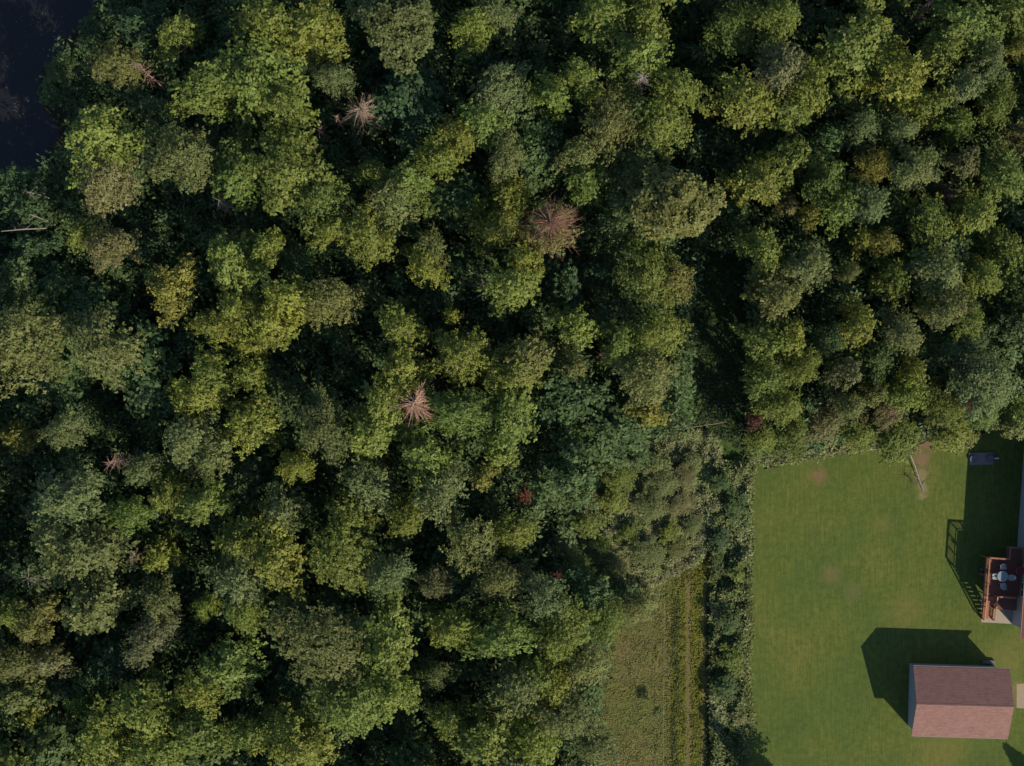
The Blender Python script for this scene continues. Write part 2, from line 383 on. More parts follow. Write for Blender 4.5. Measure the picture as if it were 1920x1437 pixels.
def crown_mesh(seed, R, Ht, lobes, sprays, tufts, leaves, leaf, lobe_r, flat=0.8, star=0.2, droop=0.0, base_frac=0.42, up=1.0):
    """returns crown mesh and the lobe centres for the limbs. The crown is lobes of radiating sprays of star-shaped leaf tufts."""
    r = np.random.default_rng(seed)
    cs = []; rs = []
    ph = r.random() * 6.28
    asym = r.uniform(0.50, 1.30, 9)
    for i in range(lobes):
        q = (i + 0.5) / lobes
        a = ph + i * 2.399963 + r.normal(0, 0.18)
        rad = R * (0.10 + 0.66 * math.sqrt(q)) * r.uniform(0.82, 1.12) * np.interp((a % 6.2832) / 6.2832 * 9, range(10), list(asym) + [asym[0]])
        lr = lobe_r * r.uniform(0.6, 1.25) * (1.1 - 0.35 * q)
        top = Ht - lobe_r * 0.7 - (Ht * (1 - base_frac)) * flat * (rad / R) ** 2 * 0.8 + r.normal(0, 0.075) * Ht * 0.6
        cs.append((rad * math.cos(a), rad * math.sin(a), top)); rs.append(lr)
    cs = np.array(cs); rs = np.array(rs)
    P_, T_, N_, TN, HU = [], [], [], [], []
    for c, lr in zip(cs, rs):
        m_ = int(sprays * (lr / lobe_r) ** 1.5)
        d = r.normal(size=(m_, 3)); d[:, 2] = np.abs(d[:, 2]) * 0.9 - 0.35; d = unit(d)
        b0 = c + d * (lr * r.uniform(0.25, 0.75, (m_, 1))) * np.array([1, 1, 0.75])
        outw = np.array([c[0], c[1], 0.0]); outw = outw / (np.linalg.norm(outw) + 1e-6) * min(1.3, np.linalg.norm(outw) / R * 1.9)
        sd = d * np.array([1, 1, 0.35]) + outw * 0.55; sd[:, 2] += r.uniform(-0.1, 0.22, m_) - droop; sd = unit(sd)
        SL = lr * r.uniform(0.35, 1.0, m_)
        ltone = r.uniform(0.35, 0.65)
        for k in range(tufts):
            t = (k + 0.6) / tufts
            side = np.cross(sd, [0, 0, 1.0]); side = unit(side)
            off = side * ((1 if k % 2 else -1) * star * r.uniform(0.4, 1.4, (m_, 1)) * (1.15 - t * 0.6))
            tc = b0 + sd * (SL * t)[:, None] + off + r.normal(0, star * 0.25, (m_, 3))
            ttone = ltone + r.normal(0, 0.13, m_); thue = r.uniform(0, 1, m_)
            tup = unit(np.array([0, 0, 1.0]) * up + sd * 0.45 + r.normal(0, 0.30, (m_, 3)))
            for j in range(leaves):
                a = j * 6.2832 / leaves + r.uniform(0, 6.28, m_) * 0.15 + k
                ex = unit(np.cross(tup, [0.3, 0.9, 0.1])); ey = np.cross(tup, ex)
                tg = ex * np.cos(a)[:, None] + ey * np.sin(a)[:, None] + sd * 0.35
                P_.append(tc + r.normal(0, leaf * 0.22, (m_, 3))); T_.append(unit(tg) + r.normal(0, 0.12, (m_, 3)))
                N_.append(unit(tup + r.normal(0, 0.22, (m_, 3)))); TN.append(ttone + r.normal(0, 0.07, m_)); HU.append(thue)
    P_ = np.concatenate(P_); T_ = np.concatenate(T_); N_ = np.concatenate(N_); TN = np.concatenate(TN); HU = np.concatenate(HU)
    n_ = len(P_); L = leaf * r.uniform(0.75, 1.3, n_); W = L * r.uniform(0.6, 0.85, n_)
    return kites(P_, T_, N_, L, W, TN, HU, 'crown', M_LEAF), cs, rs

def limb_crown(seed, R, Ht, leaf, leaves=6, tiers=((0.34, 5, 0.0), (0.62, 8, 0.10), (0.86, 10, 0.21), (1.0, 10, 0.34)), step=0.40, tstep=0.34, zj=0.045, blen=0.30, fill=0.0, ragged=(0.6, 1.18)):
    """crown of tiers of radiating limbs; every limb carries side branchlets with star-shaped leaf tufts in loose layers"""
    r = np.random.default_rng(seed); asym = r.uniform(*ragged, 8); ends = []
    B, D, Tn = [], [], []
    for reach0, nl, dz in tiers:
        ph = r.uniform(0, 6.28)
        for i in range(nl):
            az = ph + i * 6.2832 / nl + r.normal(0, 0.22)
            q = (az % 6.2832) / 6.2832 * 8
            reach = R * reach0 * r.uniform(0.58, 1.2) * np.interp(q, range(9), list(asym) + [asym[0]])
            z0 = Ht * (0.95 - dz) + r.normal(0, zj) * Ht; rise = r.uniform(-0.13, 0.10) * reach
            curve = r.normal(0, 0.16); lt = r.uniform(0.36, 0.64)
            ends.append((reach * 0.9 * math.cos(az), reach * 0.9 * math.sin(az), z0 + rise - 0.15))
            k = max(2, int(reach * 0.85 / step))
            for j in range(k + 1):
                u = 0.15 + 0.85 * j / k; a2 = az + curve * u
                p = np.array([reach * u * math.cos(a2), reach * u * math.sin(a2), z0 + rise * u + r.normal(0, 0.10)])
                for sd in ((-1, 1) if j < k else (0,)):
                    ba = a2 + sd * r.uniform(0.55, 1.15); bl = R * blen * (0.35 + 0.95 * math.sin(min(1.0, u) * 2.6)) * r.uniform(0.45, 1.15) if sd else 0.5
                    nt = max(1, int(bl / tstep)); bz = r.uniform(-0.22, 0.16)
                    for t in range(nt + 1):
                        v = (t + 0.4) / (nt + 0.4) * bl
                        B.append(p + np.array([v * math.cos(ba), v * math.sin(ba), v * bz])); D.append((math.cos(ba), math.sin(ba), bz * 0.5)); Tn.append(lt)
    B = np.array(B); D = np.array(D); Tn = np.array(Tn); n_ = len(B)
    B = B + r.normal(0, 0.10, (n_, 3)); Tn = Tn + r.normal(0, 0.12, n_); hu = np.clip(0.5 + r.normal(0, 0.28, n_), 0, 1)
    up = unit(np.array([0, 0, 1.0]) + D * 0.30 + r.normal(0, 0.30, (n_, 3))); P_, T_, N_, TN, HU = [], [], [], [], []
    ex = unit(np.cross(up, [0.3, 0.9, 0.1])); ey = np.cross(up, ex); a0 = r.uniform(0, 6.28, n_)
    for j in range(leaves):
        a = a0 + j * 6.2832 / leaves + r.normal(0, 0.25, n_)
        tg = ex * np.cos(a)[:, None] + ey * np.sin(a)[:, None] + D * 0.35
        P_.append(B + r.normal(0, leaf * 0.18, (n_, 3))); T_.append(unit(tg) + r.normal(0, 0.12, (n_, 3)))
        N_.append(unit(up + r.normal(0, 0.22, (n_, 3)))); TN.append(Tn + r.normal(0, 0.08, n_)); HU.append(hu)
    P_ = np.concatenate(P_); n2 = len(P_); L = leaf * r.uniform(0.7, 1.3, n2)
    me = kites(P_, np.concatenate(T_), np.concatenate(N_), L, L * r.uniform(0.55, 0.85, n2), np.concatenate(TN), np.concatenate(HU), 'crown', M_LEAF)
    return me, ends, None

def trunk_mesh(cs, Ht, r0, seed, base_frac=0.42, mat=None):
    r = random.Random(seed); mb = MB()
    lean = (r.uniform(-0.3, 0.3), r.uniform(-0.3, 0.3))
    pts = [(0, 0, -0.1), (lean[0] * 0.3, lean[1] * 0.3, Ht * 0.25), (lean[0] * 0.7, lean[1] * 0.7, Ht * 0.5), (lean[0], lean[1], Ht * 0.78)]
    mb.tube(pts, [r0 * 1.25, r0 * 0.85, r0 * 0.6, r0 * 0.2], 8)
    for c in cs:
        zb = Ht * r.uniform(base_frac * 0.75, 0.66); k = zb / Ht
        b = Vector((lean[0] * k, lean[1] * k, zb)); e = Vector(c)
        md = b.lerp(e, 0.5) + Vector((r.uniform(-0.25, 0.25), r.uniform(-0.25, 0.25), -0.25))
        mb.tube([b, md, e], [r0 * 0.38, r0 * 0.22, r0 * 0.05], 5)
    return mb.mesh('trunk', mat or M_BARK)

PROTO = {}
def proto(key, variants, fn=limb_crown):
    PROTO[key] = []
    for s_, kw in variants:
        me, cs, rs = fn(s_, **kw)
        PROTO[key].append((me, trunk_mesh(cs, kw['Ht'], kw['R'] * 0.05, s_), kw['R'], kw['Ht']))
TM = ((0.36, 5, 0.0), (0.66, 7, 0.09), (0.90, 9, 0.19), (1.0, 8, 0.32))
proto('m', [(s_, dict(R=4.6, Ht=14, leaf=0.36, leaves=5, step=0.52, tstep=0.42, blen=0.27, tiers=TM)) for s_ in (11, 12, 13, 14)]
      + [(s_, dict(R=4.6, Ht=14, leaf=0.44, leaves=5, step=0.62, tstep=0.52, zj=0.06, tiers=TM, ragged=(0.45, 1.25))) for s_ in (15, 16)]
      + [(s_, dict(R=4.6, Ht=14, leaf=0.31, leaves=5, step=0.42, tstep=0.36, blen=0.22, ragged=(0.5, 1.2), tiers=((0.4, 6, 0.0), (0.7, 9, 0.07), (0.95, 11, 0.16), (1.0, 8, 0.3)))) for s_ in (17, 18)])
proto('f', [(s_, dict(R=4.6, Ht=14, leaf=0.24, leaves=5, step=0.36, tstep=0.29, blen=0.22, tiers=((0.36, 6, 0.0), (0.64, 8, 0.07), (0.90, 11, 0.16), (1.0, 9, 0.28)))) for s_ in (21, 22, 23)]
      + [(s_, dict(R=4.6, Ht=14, leaf=0.20, leaves=5, step=0.30, tstep=0.26, blen=0.20, zj=0.03, tiers=((0.4, 8, 0.0), (0.7, 11, 0.05), (0.95, 13, 0.12), (1.0, 8, 0.27)))) for s_ in (24, 25)])
proto('o', [(s_, dict(R=4.5, Ht=13, lobes=30, sprays=26, tufts=5, leaves=5, leaf=0.25, lobe_r=0.95, star=0.22, flat=0.5)) for s_ in (31, 32, 33)], crown_mesh)
proto('s', [(s_, dict(R=2.2, Ht=8, leaf=0.26, step=0.3, tstep=0.26, blen=0.36, tiers=((0.4, 4, 0.0), (0.75, 6, 0.1), (1.0, 8, 0.22)))) for s_ in (41, 42, 43, 44)])
proto('u', [(s_, dict(R=3.6, Ht=8, leaf=0.36, step=0.42, tstep=0.36, zj=0.07, tiers=((0.4, 5, 0.0), (0.75, 8, 0.12), (1.0, 11, 0.26), (1.05, 8, 0.42)))) for s_ in (51, 52, 53, 54)])
proto('r', [(s_, dict(R=2.2, Ht=7, lobes=12, sprays=26, tufts=4, leaves=5, leaf=0.18, lobe_r=0.75, star=0.15, flat=0.9)) for s_ in (61, 62)], crown_mesh)
PROTO['x'] = []
for s_ in (71, 72):     # thinning crown: sparse fine leaves
    me, cs, rs = crown_mesh(s_, R=4.0, Ht=12, lobes=13, sprays=22, tufts=4, leaves=4, leaf=0.20, lobe_r=1.3, star=0.2)
    PROTO['x'].append((me, trunk_mesh(cs, 12, 0.2, s_), 4.0, 12))

def dead_mesh(seed, R, Ht, nb, mat, low=0.35, thick=1.0):
    """bare trunk with whorls of radiating, drooping branches and side twigs"""
    r = random.Random(seed); mb = MB(); tw = MB()
    mb.tube([(0, 0, -0.1), (0.1, 0, Ht * 0.5), (0.05, 0.1, Ht)], [R * 0.06, R * 0.04, 0.02], 7)
    for i in range(nb):
        t = r.random() ** 0.8; z = Ht * (low + (1 - low) * t); L = R * (1.08 - t * 0.55) * r.choice((r.uniform(0.25, 0.6), r.uniform(0.5, 0.95), r.uniform(0.7, 1.25)))
        a = r.gauss(-0.9, 1.5) if r.random() < 0.6 else r.uniform(0, 6.283); dz = r.uniform(0.15, 0.75) * L * (0.2 + t) - 0.2 * L
        d = Vector((math.cos(a), math.sin(a), 0)); sd = Vector((-d.y, d.x, 0)); bend = r.uniform(-0.42, 0.42) * L
        p0 = Vector((0.05, 0.05, z)); p1 = p0 + d * L * 0.5 + sd * bend * 0.35 + Vector((0, 0, dz * 0.7)); p2 = p0 + d * L + sd * bend + Vector((0, 0, dz - 0.12 * L))
        w = 0.035 * thick * r.uniform(0.45, 1.1) * (0.5 + 0.7 * t)
        tw.tube([p0, p1, p2], [w, w * 0.7, w * 0.25], 4)
        for k in range(5):
            u = r.uniform(0.3, 0.95); q = p0.lerp(p1, u * 2) if u < 0.5 else p1.lerp(p2, u * 2 - 1)
            e = q + (d * r.uniform(0.2, 0.5) + sd * r.uniform(-0.45, 0.45) + Vector((0, 0, r.uniform(-0.2, 0.15)))) * L * 0.42
            tw.tube([q, e], [w * 0.5, w * 0.18], 3)
    return mb.mesh('trunk', mat), tw.mesh('branches', mat)

# ------------------------------------------------------------------ colours of foliage (linear albedo)
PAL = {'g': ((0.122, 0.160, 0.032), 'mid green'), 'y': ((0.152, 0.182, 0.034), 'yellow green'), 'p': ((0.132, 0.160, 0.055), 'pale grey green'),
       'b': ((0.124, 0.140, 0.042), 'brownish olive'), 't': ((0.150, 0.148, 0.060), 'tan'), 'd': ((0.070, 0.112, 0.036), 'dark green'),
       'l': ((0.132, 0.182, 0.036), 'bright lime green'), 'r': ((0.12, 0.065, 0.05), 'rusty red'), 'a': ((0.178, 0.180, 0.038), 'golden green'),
       'k': ((0.050, 0.090, 0.036), 'deep shaded green')}  # deepest green has the shade of the lower canopy put into its albedo
KIND = {'m': 'broadleaf tree', 'f': 'feathery tree', 'o': 'dense domed tree', 's': 'bushy young tree', 'u': 'understorey tree', 'r': 'round tree', 'x': 'thinning tree'}
NAME = {'m': 'broadleaf_tree', 'f': 'feathery_tree', 'o': 'domed_tree', 's': 'young_tree', 'u': 'understorey_tree', 'r': 'round_tree', 'x': 'thinning_tree'}
ANCH = [('the pond', 60, 170), ('the largest bare spiky tree', 675, 205), ('the bare reddish snag', 775, 757), ('the dark canopy gap', 545, 640),
        ('the pinkish thinning tree', 1030, 425), ('the shaded grass ride', 1345, 640), ('the big brown dome', 755, 45), ('the wide dark olive dome', 1245, 390),
        ('the lone golden green crown', 320, 545), ('the round tan tree', 1585, 700), ('the small maroon tree', 1770, 365), ('the lime tree', 1035, 180),
        ('the weedy clearing', 1215, 940), ('the dry meadow', 1190, 1300), ('the small grey snag', 1203, 147), ('the faint grey dead tree', 410, 378),
        ('the brown earth hollow', 345, 985), ('the orange brown tree', 1810, 305), ('the slender bare grey boughs', 50, 1090), ('the yellow patch tree', 1215, 770),
        ('the round yellow conifer', 1518, 405), ('the red leaf patch', 985, 935), ('the large grey olive crown', 135, 950), ('the septic pad', 1842, 860)]

TREES = """
330 60 42 13 y m|225 118 50 14 b f|395 160 62 14 g m|478 150 80 15 g m|535 195 55 14 g m|180 255 64 15 g m|345 290 68 15 b f|195 345 62 14 t f|112 132 30 7 d f
100 168 24 6 d s|172 62 34 7 k u|262 40 44 8 k u|32 345 34 7 d s|445 325 58 13 g m|545 318 82 15 g m|605 375 55 14 g m|512 45 72 14 g m|592 60 62 14 y m|750 42 90 16 b o
622 145 40 12 p f|885 55 44 14 l f|935 165 62 15 p f|925 20 50 13 p f|700 335 36 12 y m|718 360 34 13 b m|760 345 55 14 g m|868 255 46 14 y f|822 298 44 13 g m|905 232 46 15 g m
1035 180 38 16 l m|1085 148 44 15 g m|1128 32 50 14 g m|1212 28 46 14 g m|1195 105 60 15 g m|1265 165 48 15 g m|1140 235 60 15 b f|1235 228 58 15 g f|1085 292 48 14 b f|1095 330 40 12 g m
1365 55 55 11 g f|1400 190 66 15 y m|1462 30 52 15 g f|1465 135 62 15 t f|1515 165 48 15 y m|1590 95 68 15 g m|1635 60 50 14 g m|1798 55 64 15 g m|1890 35 52 14 g m|1908 95 30 13 a f
1850 112 46 14 p f|1762 105 56 14 g m|1688 142 56 15 y m|1800 165 46 14 p m|1862 190 44 13 g f|1692 190 16 12 l r|1478 212 40 13 g m|1612 238 36 13 p f|1690 242 36 13 p f|1745 195 40 13 g m
1795 228 32 12 l m|1898 250 32 11 t f|1478 298 48 13 g m|1545 335 46 13 g m|1635 315 36 12 a f|1715 322 50 13 p f|1810 305 27 13 t r|1880 325 50 13 g m|1555 262 32 10 d s|1420 345 50 13 y m
1255 395 92 15 b o|1178 400 52 13 d f|1195 325 48 13 b f|1032 432 60 12.8 t x|1100 350 40 12 g m|945 300 44 14 p f|960 370 42 12 y m|895 395 30 10 g s|935 430 50 13 y f
1518 405 19 11 a r|1475 385 20 10 t r|1580 385 46 13 g m|1632 385 44 14 p f|1770 367 18 11 r r|1740 412 46 13 g m|1825 405 48 13 y m|1655 455 32 12 a f|1612 450 22 11 y s|1512 500 50 13 p m
1432 465 48 13 y m|1592 512 22 11 p f|1675 525 34 12 g m|1765 512 54 14 p f|1845 520 44 13 y f|1735 575 24 12 a f|1778 578 48 14 p f|1812 598 36 13 y m|1612 608 44 14 y m|1692 625 46 14 p f
1585 702 28 13 t r|1498 690 38 12 g f|1478 642 42 12 y m|1555 640 34 12 d f|1795 640 58 10 d f|1848 705 56 13 p f|1712 702 34 12 y m|1645 678 40 11 d m|1885 470 44 12 g m|1900 600 42 10 k u
1450 560 50 14 b m|1442 640 44 13 g m|1430 715 42 12 g m|1470 760 44 11 g f|1595 762 34 11 b f|1640 735 22 10 b s|1700 742 36 11 l m|1545 798 38 7 t f|1490 812 40 7 g f|1660 775 42 7 t x
1765 765 46 9 g f|1838 748 48 11 p f|1845 780 26 9 l f|1785 812 42 7 g m|1610 815 36 7 g f|1680 822 40 7 g m|1905 770 34 9 l m|1908 800 30 8 p m|1415 790 16 7 r r|1430 820 38 6 g f
210 462 46 13 t f|152 440 30 12 y m|322 545 50 13 a m|38 635 86 15 b f|190 655 78 15 p f|432 490 58 14 y m|500 470 36 13 y m|100 540 44 9 d u|268 462 32 9 k u|60 470 40 8 k u|62 388 42 8 k u|350 650 40 8 k u
540 560 50 15 y m|505 605 44 14 y m|615 562 60 14 b f|690 440 56 14 y m|625 428 42 14 y m|735 385 54 14 b m|798 500 36 13 y m|805 460 34 12 b m|748 612 46 13 y m|755 690 48 14 y m|848 592 18 12 y s|868 662 58 14 y m
965 535 56 16 y m|985 490 40 15 y m|955 705 56 13 g m|985 672 56 14 b m|1080 612 34 13 y s|1072 685 34 12 b m|1155 600 50 10 k f|1160 640 44 12 g m|1215 510 66 14 g f|1265 520 40 14 b f|1234 620 56 14 g f|1215 705 56 13 p f
1215 772 26 9 a s|1130 505 30 8 k u|1060 540 40 8 k u|880 510 40 8 k u|830 560 40 8 k u|610 792 64 14 b f|372 742 48 13 y m|470 795 52 13 y m|352 828 60 14 p f|690 815 54 14 y m|718 755 50 14 y m|862 770 60 14 g m|958 778 62 14 g m
795 862 56 13 y m|825 925 54 14 p m|685 905 50 12 p m|652 972 46 12 g m|765 972 44 12 y f|905 895 24 11 a s|935 850 32 10 y s|555 872 38 12 y f|530 955 50 14 b m|515 1045 66 15 y m|640 1045 82 15 g f
725 1075 46 14 p f|880 1018 64 12 b x|955 1000 46 10 g f|812 1100 34 12 t f|935 1085 50 13 b f|600 1205 92 15 b f|720 1210 74 15 g m|845 1180 46 13 y m|815 1262 34 12 b f|660 1320 82 15 g f|735 1300 50 15 y m|560 1395 70 15 y m
470 1375 46 13 g m|838 1352 38 13 y m|940 1195 56 14 g m|968 1290 50 14 p m|905 1390 62 14 g m|1020 1120 52 13 p f|1055 1195 56 13 g f|1100 1245 48 12 p f|1010 1265 46 13 y m|1065 1345 58 12 p f|1115 1395 44 10 p f|1000 1390 50 13 l m|1040 1290 44 12 y f
1140 1160 44 9 g f|1195 1135 38 7 p f|450 1090 58 14 p f|455 1150 44 14 y f|130 935 76 15 p f|152 1035 72 15 b m|105 1000 46 14 p m|270 882 36 13 p f|310 925 40 12 g m|385 938 50 14 y m|248 965 42 13 l f|122 805 44 13 p f
35 822 26 10 a s|398 858 46 13 b m|452 1010 50 13 y m|300 1045 34 11 y m|170 1140 62 14 b m|15 1150 42 13 y m|68 1170 42 13 b m|25 1245 52 14 b f|92 1242 34 13 t m|290 1192 52 13 t f|302 1128 42 13 p f|388 1135 28 13 l f
425 1250 62 14 g m|380 1295 52 14 y m|272 1335 66 14 y m|152 1318 20 10 l s|66 1335 24 10 y s|190 1390 58 14 y m|290 1410 56 14 y m|372 1372 58 14 g m|30 1308 34 13 b m|228 1238 48 9 k u|120 1290 50 8 k u|178 1268 44 8 d u
1380 400 30 9 d u|1385 320 34 8 k u|1345 270 40 7 k u|1320 110 36 8 k u|560 490 40 9 d f|465 640 40 10 y m|450 580 46 13 y m|400 610 42 13 y m|470 700 34 11 y m|395 700 44 13 y m
"""
POOL_RANDOM = random.Random(5)
def near_anchor(px, py):
    return min(ANCH, key=lambda a: math.hypot(px - a[1], py - a[2]))
def direction(dx, dy):
    if math.hypot(dx, dy) < 30: return 'right beside'
    a = math.degrees(math.atan2(-dy, dx)) % 360
    return ['right of', 'up and right from', 'above', 'up and left from', 'left of', 'down and left from', 'below', 'down and right from'][int((a + 22.5) // 45) % 8]
ORD = ['', 'second ', 'third ', 'fourth ', 'fifth ', 'sixth ', 'seventh ', 'eighth ']
trees = []
for row in TREES.replace('\n', '|').split('|'):
    t = row.split()
    if len(t) == 6: trees.append([float(t[0]), float(t[1]), float(t[2]), float(t[3]), t[4], t[5]])

# places where no trees stand
RIDE = [(1292, 470), (1385, 470), (1400, 560), (1385, 700), (1400, 860), (1420, 1437), (1425, 2700), (1030, 2700), (1120, 1437), (1130, 1290), (1165, 1190), (1200, 1130), (1075, 1075), (1060, 960), (1110, 880), (1200, 820), (1290, 800)]
GAPS = [(685, 250, 75), (545, 650, 62), (350, 990, 45), (1000, 600, 30), (775, 757, 45), (575, 250, 40), (1345, 290, 28), (60, 1075, 38), (905, 545, 26)]
def is_forest(px, py):
    if inside(POND, px - 50, py - 25) or inside(POND, px - 30, py + 30) or inside(POND, px, py - 50): return False
    if inside(POND, px, py) or inside(OPEN, px, py) or inside(RIDE, px, py) or inside(POND2, px, py): return False
    return all(math.hypot(px - a, py - b) > r for a, b, r in GAPS)
rng = random.Random(17)
cand = 0
inview = len(trees)
while cand < 9000 and inview < 283:
    cand += 1
    px, py = rng.uniform(0, 1920), rng.uniform(0, 1437)
    if not is_forest(px, py): continue
    ok = all(math.hypot(px - t[0], py - t[1]) > (0.66 * t[2] + 16 if t[5] != 'u' else 62) for t in trees)
    if ok:
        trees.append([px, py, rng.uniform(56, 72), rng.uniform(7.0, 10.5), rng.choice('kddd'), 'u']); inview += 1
n_inside = len(trees)
# the wood goes on beyond the frame
cand = 0
while cand < 5000 and len(trees) < n_inside + 95:
    cand += 1
    px, py = rng.uniform(-330, 2330), rng.uniform(-300, 1800)
    if -45 < px < 1965 and -45 < py < 1482: continue
    if not is_forest(px, py) or (px > 1000 and py > 700): continue
    if all(math.hypot(px - t[0], py - t[1]) > 0.5 * (t[2] + 70) for t in trees):
        trees.append([px, py, rng.uniform(52, 84), rng.uniform(12, 15), rng.choice('ggypbd'), rng.choice('mmf')])

used = {}
def label_for(px, py, r, col, k):
    an = near_anchor(px, py)
    size = 'small ' if r < 31 else 'wide ' if r > 70 else 'large ' if r > 55 else ''
    base = f"{size}{PAL[col][1]} {KIND[k]}"
    d = direction(px - an[1], py - an[2])
    used.setdefault((base, d, an[0]), []).append(0)
    i = len(used[(base, d, an[0])]) - 1
    return base, d, an[0], i
order = sorted(range(len(trees)), key=lambda i: math.hypot(trees[i][0] - near_anchor(*trees[i][:2])[1], trees[i][1] - near_anchor(*trees[i][:2])[2]))
labels = {}
SPECIAL = {(755 - 5, 42): 'wide brown olive domed tree on the top edge, largest brown crown', (1255, 395): 'wide dark olive domed tree beside the shaded grass ride',
           (1030, 425): 'thinning tree of pinkish bare twigs with sparse yellow leaves', (1035, 180): 'lime green tree standing out brightest in the upper middle',
           (322, 545): 'lone golden green crown ringed by deep shade', (1585, 702): 'round tan tree above the mown lawn', (1215, 772): 'small yellow leaved patch tree above the weedy clearing', (1770, 367): 'small maroon round tree among green crowns',
           (1810, 305): 'small round orange brown tree near the upper right edge', (1518, 405): 'tiny round yellow conifer like crown right of the grass ride',
           (1415, 790): 'tiny rusty red leafed bush where the grass ride meets the lawn corner'}
for i in order:
    t = trees[i]
    sp = SPECIAL.get((int(t[0]), int(t[1])))
    if sp: labels[i] = sp; continue
    b, d, an, k = label_for(t[0], t[1], t[2], t[4], t[5])
    lab = f"{b}, {ORD[min(k, 7)]}{d} {an}"
    labels[i] = lab.strip()

rt = random.Random(99)
first = {}
for i, (px, py, r, h, col, k) in enumerate(trees):
    var = PROTO[k]; me, tr, R0, H0 = var[i % len(var)]
    base = P(px, py, h * 0.78); base.z = 0
    s = r * S * (H - h * 0.8) / H / R0 * 1.12; sz = h / H0
    root = empty(NAME[k], base, rt.uniform(0, 6.283))
    e_ = rt.uniform(0.86, 1.18) if r > 30 else 1.0
    root.scale = (s * e_, s / e_, sz)
    tag(root, labels[i], 'tree', 'trees of the dense wood')
    link('trunk', tr, root)
    c = link('crown', me, root)
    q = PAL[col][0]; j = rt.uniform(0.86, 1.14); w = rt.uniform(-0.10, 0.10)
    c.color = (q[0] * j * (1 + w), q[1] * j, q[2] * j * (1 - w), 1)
print('TREES', len(trees), 'listed+fill', n_inside)

# ------------------------------------------------------------------ dead trees
def dead_tree(px, py, r, h, mat, nb, seed, label, name='dead_tree', low=0.35, thick=1.0, grp=None):
    a, b = dead_mesh(seed, r * S * (H - h * 0.8) / H, h, nb, mat, low, thick)
    base = P(px, py, h * 0.9); base.z = 0
    root = empty(name, base); tag(root, label, 'dead tree', grp)
    link('trunk', a, root); link('branches', b, root); return root
DG = 'bare dead trees in gaps of the wood'
dead_tree(675, 205, 48, 10.5, M_DEAD, 150, 1, 'largest bare pale tree radiating spiky branches in a dark gap', grp=DG)
dead_tree(632, 222, 17, 8, M_DEAD, 46, 2, 'small bare tree just left of the largest bare spiky tree', grp=DG)
dead_tree(597, 243, 22, 8, M_DEADPINK, 34, 3, 'small sparse reddish bare tree, leftmost in the upper dark gap', grp=DG)
dead_tree(772, 245, 22, 5.5, M_GREYDEAD, 36, 4, 'faint bare grey tree low in shade right of the largest bare tree', grp=DG)
dead_tree(412, 378, 30, 8, M_GREYDEAD, 70, 5, 'faint grey dead tree in deep shade near the left middle of the wood', grp=DG)
dead_tree(1203, 147, 24, 15, M_GREYDEAD, 70, 6, 'small grey snag poking up amid lit green crowns near the top', grp=DG)
dead_tree(775, 757, 58, 15, plain_mat('reddish_twigs', (0.34, 0.21, 0.155), 0.9, 0.1, 0.35, 3), 170, 7, 'bare reddish brown snag with thick radiating branches amid lit green crowns', grp=DG, thick=1.5)
dead_tree(905, 535, 22, 7, M_GREYDEAD, 36, 8, 'thin grey bare tree left of the tall bright crown in the middle', grp=DG)
dead_tree(255, 122, 30, 14.5, M_DEADPINK, 46, 9, 'bare reddish twiggy tree beside the brownish crown near the pond', grp=DG)
dead_tree(208, 868, 30, 13.5, M_DEADPINK, 60, 10, 'bare reddish twiggy tree above the large grey olive crown', grp=DG)
dead_tree(1745, 5, 30, 12, M_DEADPINK, 70, 11, 'bare brown twiggy tree cut by the top edge of the picture', grp=DG)
dead_tree(248, 1045, 26, 12, M_DEADPINK, 40, 12, 'bare pinkish branching tree below the yellow green feathery tree', grp=DG)
dead_tree(55, 1085, 45, 9, M_GREYDEAD, 46, 13, 'slender bare grey boughs in shade on the left edge', grp=DG)
dead_tree(985, 932, 30, 6, plain_mat('rust_twigs', (0.13, 0.055, 0.038), 0.9, 0.1, 0.3, 3), 90, 14, 'low rusty red dead bush at the weedy clearing edge', 'dead_bush', 0.1)
dead_tree(1030, 420, 70, 13.2, plain_mat('brown_grey_twigs', (0.22, 0.125, 0.09), 0.9, 0.1, 0.3, 3), 300, 15, 'pinkish bare branch crown tangled through the thinning tree', grp=DG, low=0.5)
dead_tree(1130, 668, 22, 9, M_DEADPINK, 44, 16, 'small reddish bare tree below the dark understorey right of centre', grp=DG)
dead_tree(1670, 770, 34, 7.6, M_DEADPINK, 70, 17, 'leafless pinkish shrub by the upper lawn edge', 'dead_bush', 0.2)
dead_tree(1815, 760, 22, 10, plain_mat('maroon_twigs', (0.16, 0.06, 0.06), 0.9, 0.1, 0.3, 3), 70, 18, 'dark maroon twiggy shrub beside the yellow patch near the lawn', 'dead_bush', 0.3)
dead_tree(1045, 1080, 18, 9, plain_mat('red_twigs', (0.12, 0.05, 0.04), 0.9, 0.1, 0.3, 3), 60, 19, 'small red twiggy bush below the weedy clearing', 'dead_bush', 0.2)

